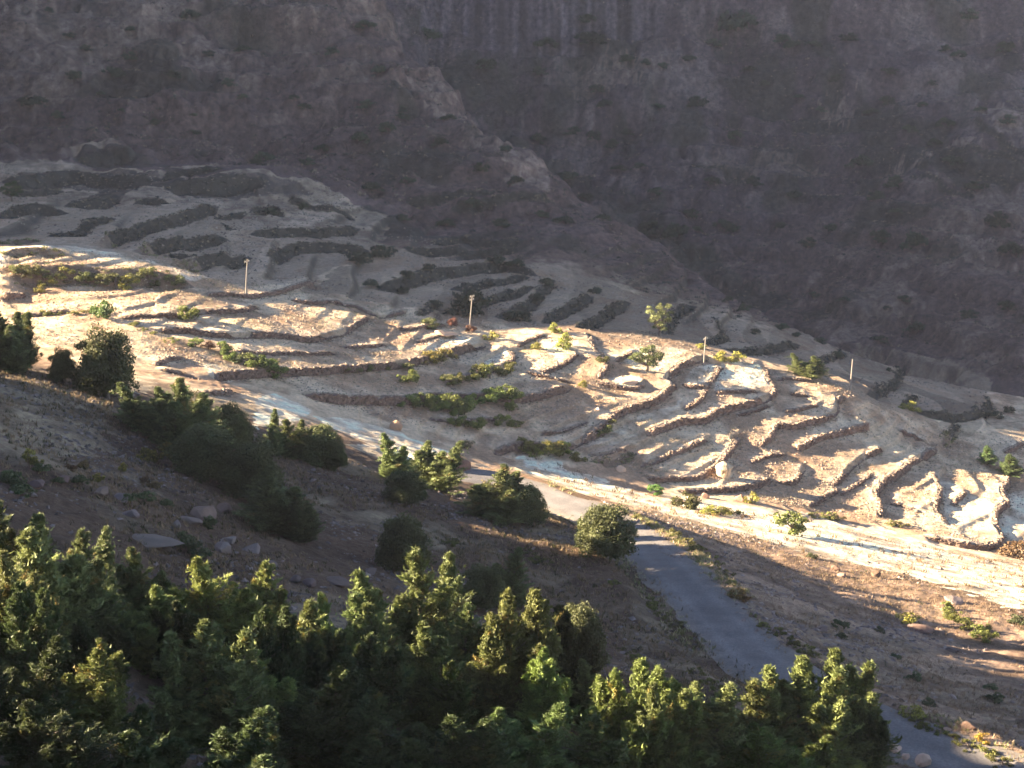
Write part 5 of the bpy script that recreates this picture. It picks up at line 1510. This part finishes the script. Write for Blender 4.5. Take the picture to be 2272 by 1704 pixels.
def grass_mesh(name, pts, h, cols, seed, blades_per=5, spread=.12):
    r = np.random.default_rng(seed)
    n = len(pts)
    c = np.repeat(pts, blades_per, 0) + np.column_stack([r.standard_normal((n * blades_per, 2)) * spread, np.zeros(n * blades_per)])
    ax = unit(np.column_stack([r.standard_normal((n * blades_per, 2)) * .45, np.ones(n * blades_per)]))
    L = np.repeat(h, blades_per) * (.6 + .8 * r.random(n * blades_per))
    c[:, 2] += L * .28
    V, F = blades(c, ax, L, L * .22, r)
    me = mesh_from(name, V, F, False)
    set_color(me, np.repeat(np.repeat(cols, blades_per, 0) * (.8 + .4 * r.random((n * blades_per, 1))), 3, 0))
    me.materials.append(M_LEAF)
    return me
def strawc(n, r, g=.15):
    k = r.random((n, 1))
    c = np.array((.46, .38, .24)) * (.7 + .5 * k)
    gm = r.random((n, 1)) < g
    return np.where(gm, np.array((.13, .145, .06)) * (.7 + .6 * k), c)
dn = lambda x, y: np.clip(.45 + 1.5 * fbm(x, y, 9, 3, 321), .03, 1)
pts = region_points(NEAR, 15000, 910, dn)
add_obj("dry_grass", grass_mesh("dry_grass", pts, .18 + .22 * r.random(len(pts)), strawc(len(pts), r, .3) * np.array((.62, .54, .46)), 911), kind="stuff", label="dry tufted grass on the near slope", cat="grass")  # straw tone lowered for the shade on the near slope
pts = region_points(RSL, 9000, 912, off_strip(dn))
add_obj("lower_slope_grass", grass_mesh("lower_slope_grass", pts, .14 + .2 * r.random(len(pts)), strawc(len(pts), r, .12) * np.array((.85, .75, .68)), 913), kind="stuff", label="dry grass on the slope beyond the road", cat="grass")
pts = region_points(LIT, 14000, 914, lambda x, y: np.clip(.2 + 1.8 * fbm(x, y, 7, 3, 331), .02, 1))
add_obj("terrace_stubble", grass_mesh("terrace_stubble", pts, .14 + .22 * r.random(len(pts)), strawc(len(pts), r, .15) * 1.1, 915, 4), kind="stuff", label="stubble and dry grass on the terraces", cat="grass")
pts = region_points(STRIP, 700, 916)
add_obj("strip_shadow_weeds", grass_mesh("strip_shadow_weeds", pts, .25 + .45 * r.random(len(pts)) ** 2, np.array((.30, .19, .09)) * (.5 + .8 * r.random((len(pts), 1))), 917, 9, .25), kind="stuff", label="added brown weeds standing for streak shadows on the white grass strip", cat="weeds")  # weeds added to break up the strip as streak shadows would
def along(P, n, s0, s1, seed):
    r = np.random.default_rng(seed)
    T = unit(np.gradient(P, axis=0)); N = np.stack([-T[:, 1], T[:, 0]], 1)
    k = r.integers(0, len(P), n)
    s = s0 + (s1 - s0) * r.random(n)
    q = P[k] + N[k] * s[:, None] + r.standard_normal((n, 2)) * .4
    return np.column_stack([q, height(q[:, 0], q[:, 1])])
pts = np.vstack([along(ROAD, 3400, ROAD_HW - .1, ROAD_HW + 2.2, 920), along(ROAD, 1300, -ROAD_HW - 2.0, -ROAD_HW + .1, 921)])
pts = pts[r.random(len(pts)) < np.clip(.35 + 2.2 * fbm(pts[:, 0], pts[:, 1], 7, 3, 351), 0, 1)]
g = r.random((len(pts), 1))
add_obj("verge_grass", grass_mesh("verge_grass", pts, .15 + .35 * r.random(len(pts)), np.where(g < .5, np.array((.20, .20, .075)), np.array((.38, .30, .17))) * (.7 + .6 * r.random((len(pts), 1))), 922), kind="stuff", label="grass along both edges of the road", cat="grass")

# scrub clothing the terrace banks and wall feet
def scrub_mesh(name, pts, size, cols, seed, k=14):
    r = np.random.default_rng(seed)
    n = len(pts)
    d = unit(r.standard_normal((n, k, 3))); d[:, :, 2] = np.abs(d[:, :, 2])
    c = pts[:, None] + d * (np.asarray(size)[:, None, None] * (.35 + .65 * r.random((n, k, 1)))) * np.array((1, 1, .75))
    V, F = quads(c.reshape(-1, 3), unit(d + .7 * r.standard_normal(d.shape)).reshape(-1, 3), np.repeat(size, k) * (.35 + .4 * r.random(n * k)), r)
    me = mesh_from(name, V, F, False)
    set_color(me, np.repeat(np.repeat(cols, k, 0) * (.7 + .6 * r.random((n * k, 1))), 4, 0))
    me.materials.append(M_LEAF)
    return me
bp = []; wp = []
for q, (P, h, w, L, kind, label) in enumerate(STEP_LINES):
    tot = np.linalg.norm(np.diff(P, axis=0), axis=1).sum()
    P2 = P[len(P) // 12: len(P) - len(P) // 12]
    if kind == 'bank': bp.append(along(P2, int(tot * 3.2), -w * .75, w * .55, 1000 + q))
    if kind == 'wall': wp.append(along(P2, int(tot * 1.0), -w * .5 - 1.0, -w * .5 - .2, 1000 + q))
bp = np.vstack(bp); wp = np.vstack(wp)
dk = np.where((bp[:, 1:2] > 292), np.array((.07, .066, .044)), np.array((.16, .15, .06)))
add_obj("bank_undergrowth", scrub_mesh("bank_undergrowth", bp, .3 + .55 * r.random(len(bp)), np.where(r.random((len(bp), 1)) < .18, np.array((.22, .17, .11)), dk) * (.5 + 1.1 * r.random((len(bp), 1))), 930), kind="stuff", label="scrub clothing the terrace banks", cat="undergrowth")
add_obj("wall_weeds", scrub_mesh("wall_weeds", wp, .12 + .28 * r.random(len(wp)), np.array((.20, .17, .075)) * (.6 + .8 * r.random((len(wp), 1))), 931, 10), kind="stuff", label="weeds along the feet of the terrace walls", cat="weeds")
# scrub on the mountain
MT = [(-60,20),(700,5),(1136,5),(2330,5),(2330,860),(2150,840),(1900,770),(1650,710),(1450,650),(1250,590),(1080,555),(900,480),(700,400),(500,350),(300,322),(-60,340)]
pts = []
rr2 = np.random.default_rng(940)
pxs = np.column_stack([rr2.random(44000) * 2390 - 60, rr2.random(44000) * 870])
Pm = np.array(MT, float); x, y = pxs[:, 0], pxs[:, 1]
ins = np.zeros(len(pxs), bool); j = len(Pm) - 1
for i in range(len(Pm)):
    xi, yi = Pm[i]; xj, yj = Pm[j]
    ins ^= ((yi > y) != (yj > y)) & (x < (xj - xi) * (y - yi) / (yj - yi + 1e-12) + xi)
    j = i
g = np.array([unproject(a, b) for a, b in pxs[ins]])
kp = rr2.random(len(g)) < np.clip(.55 + 1.6 * fbm(g[:, 0], g[:, 1], 30, 3, 341), .12, 1)
g = g[kp]; g[:, 2] = height(g[:, 0], g[:, 1])
sz = .30 + 1.0 * rr2.random(len(g)) ** 2.6
tone = rr2.random((len(g), 1))
colr = np.where(tone < .45, np.array((.05, .056, .036)), np.where(tone < .65, np.array((.10, .08, .05)), np.array((.24, .175, .12))))
add_obj("mountain_shrubbery", scrub_mesh("mountain_shrubbery", g, sz, colr * (.7 + .6 * rr2.random((len(g), 1))), 941, 8), kind="stuff", label="low scrub covering the shaded mountain", cat="scrub")
# ------------------------------------------------------------------ air between the camera and the far mountain
def haze_box(x0, x1, y0, y1, z0, z1, dens):
    V = np.array([(x, y, z) for z in (z0, z1) for y in (y0, y1) for x in (x0, x1)], float)
    F = np.array([(0, 2, 3, 1), (4, 5, 7, 6), (0, 1, 5, 4), (2, 6, 7, 3), (0, 4, 6, 2), (1, 3, 7, 5)])
    me = mesh_from("haze", V, F, False)
    m = bpy.data.materials.new("haze_air"); m.use_nodes = True
    nt = m.node_tree; nt.nodes.clear()
    out = nt.nodes.new("ShaderNodeOutputMaterial")
    pv = nt.nodes.new("ShaderNodeVolumePrincipled")
    pv.inputs["Color"].default_value = (.80, .83, 1.0, 1)
    pv.inputs["Density"].default_value = dens
    nt.links.new(pv.outputs[0], out.inputs["Volume"])
    add_obj("haze", me, m, kind="stuff", label="thin blue haze in the valley air", cat="haze")
haze_box(-775, 775, -175, 1010, -260, 420, 0.000048)
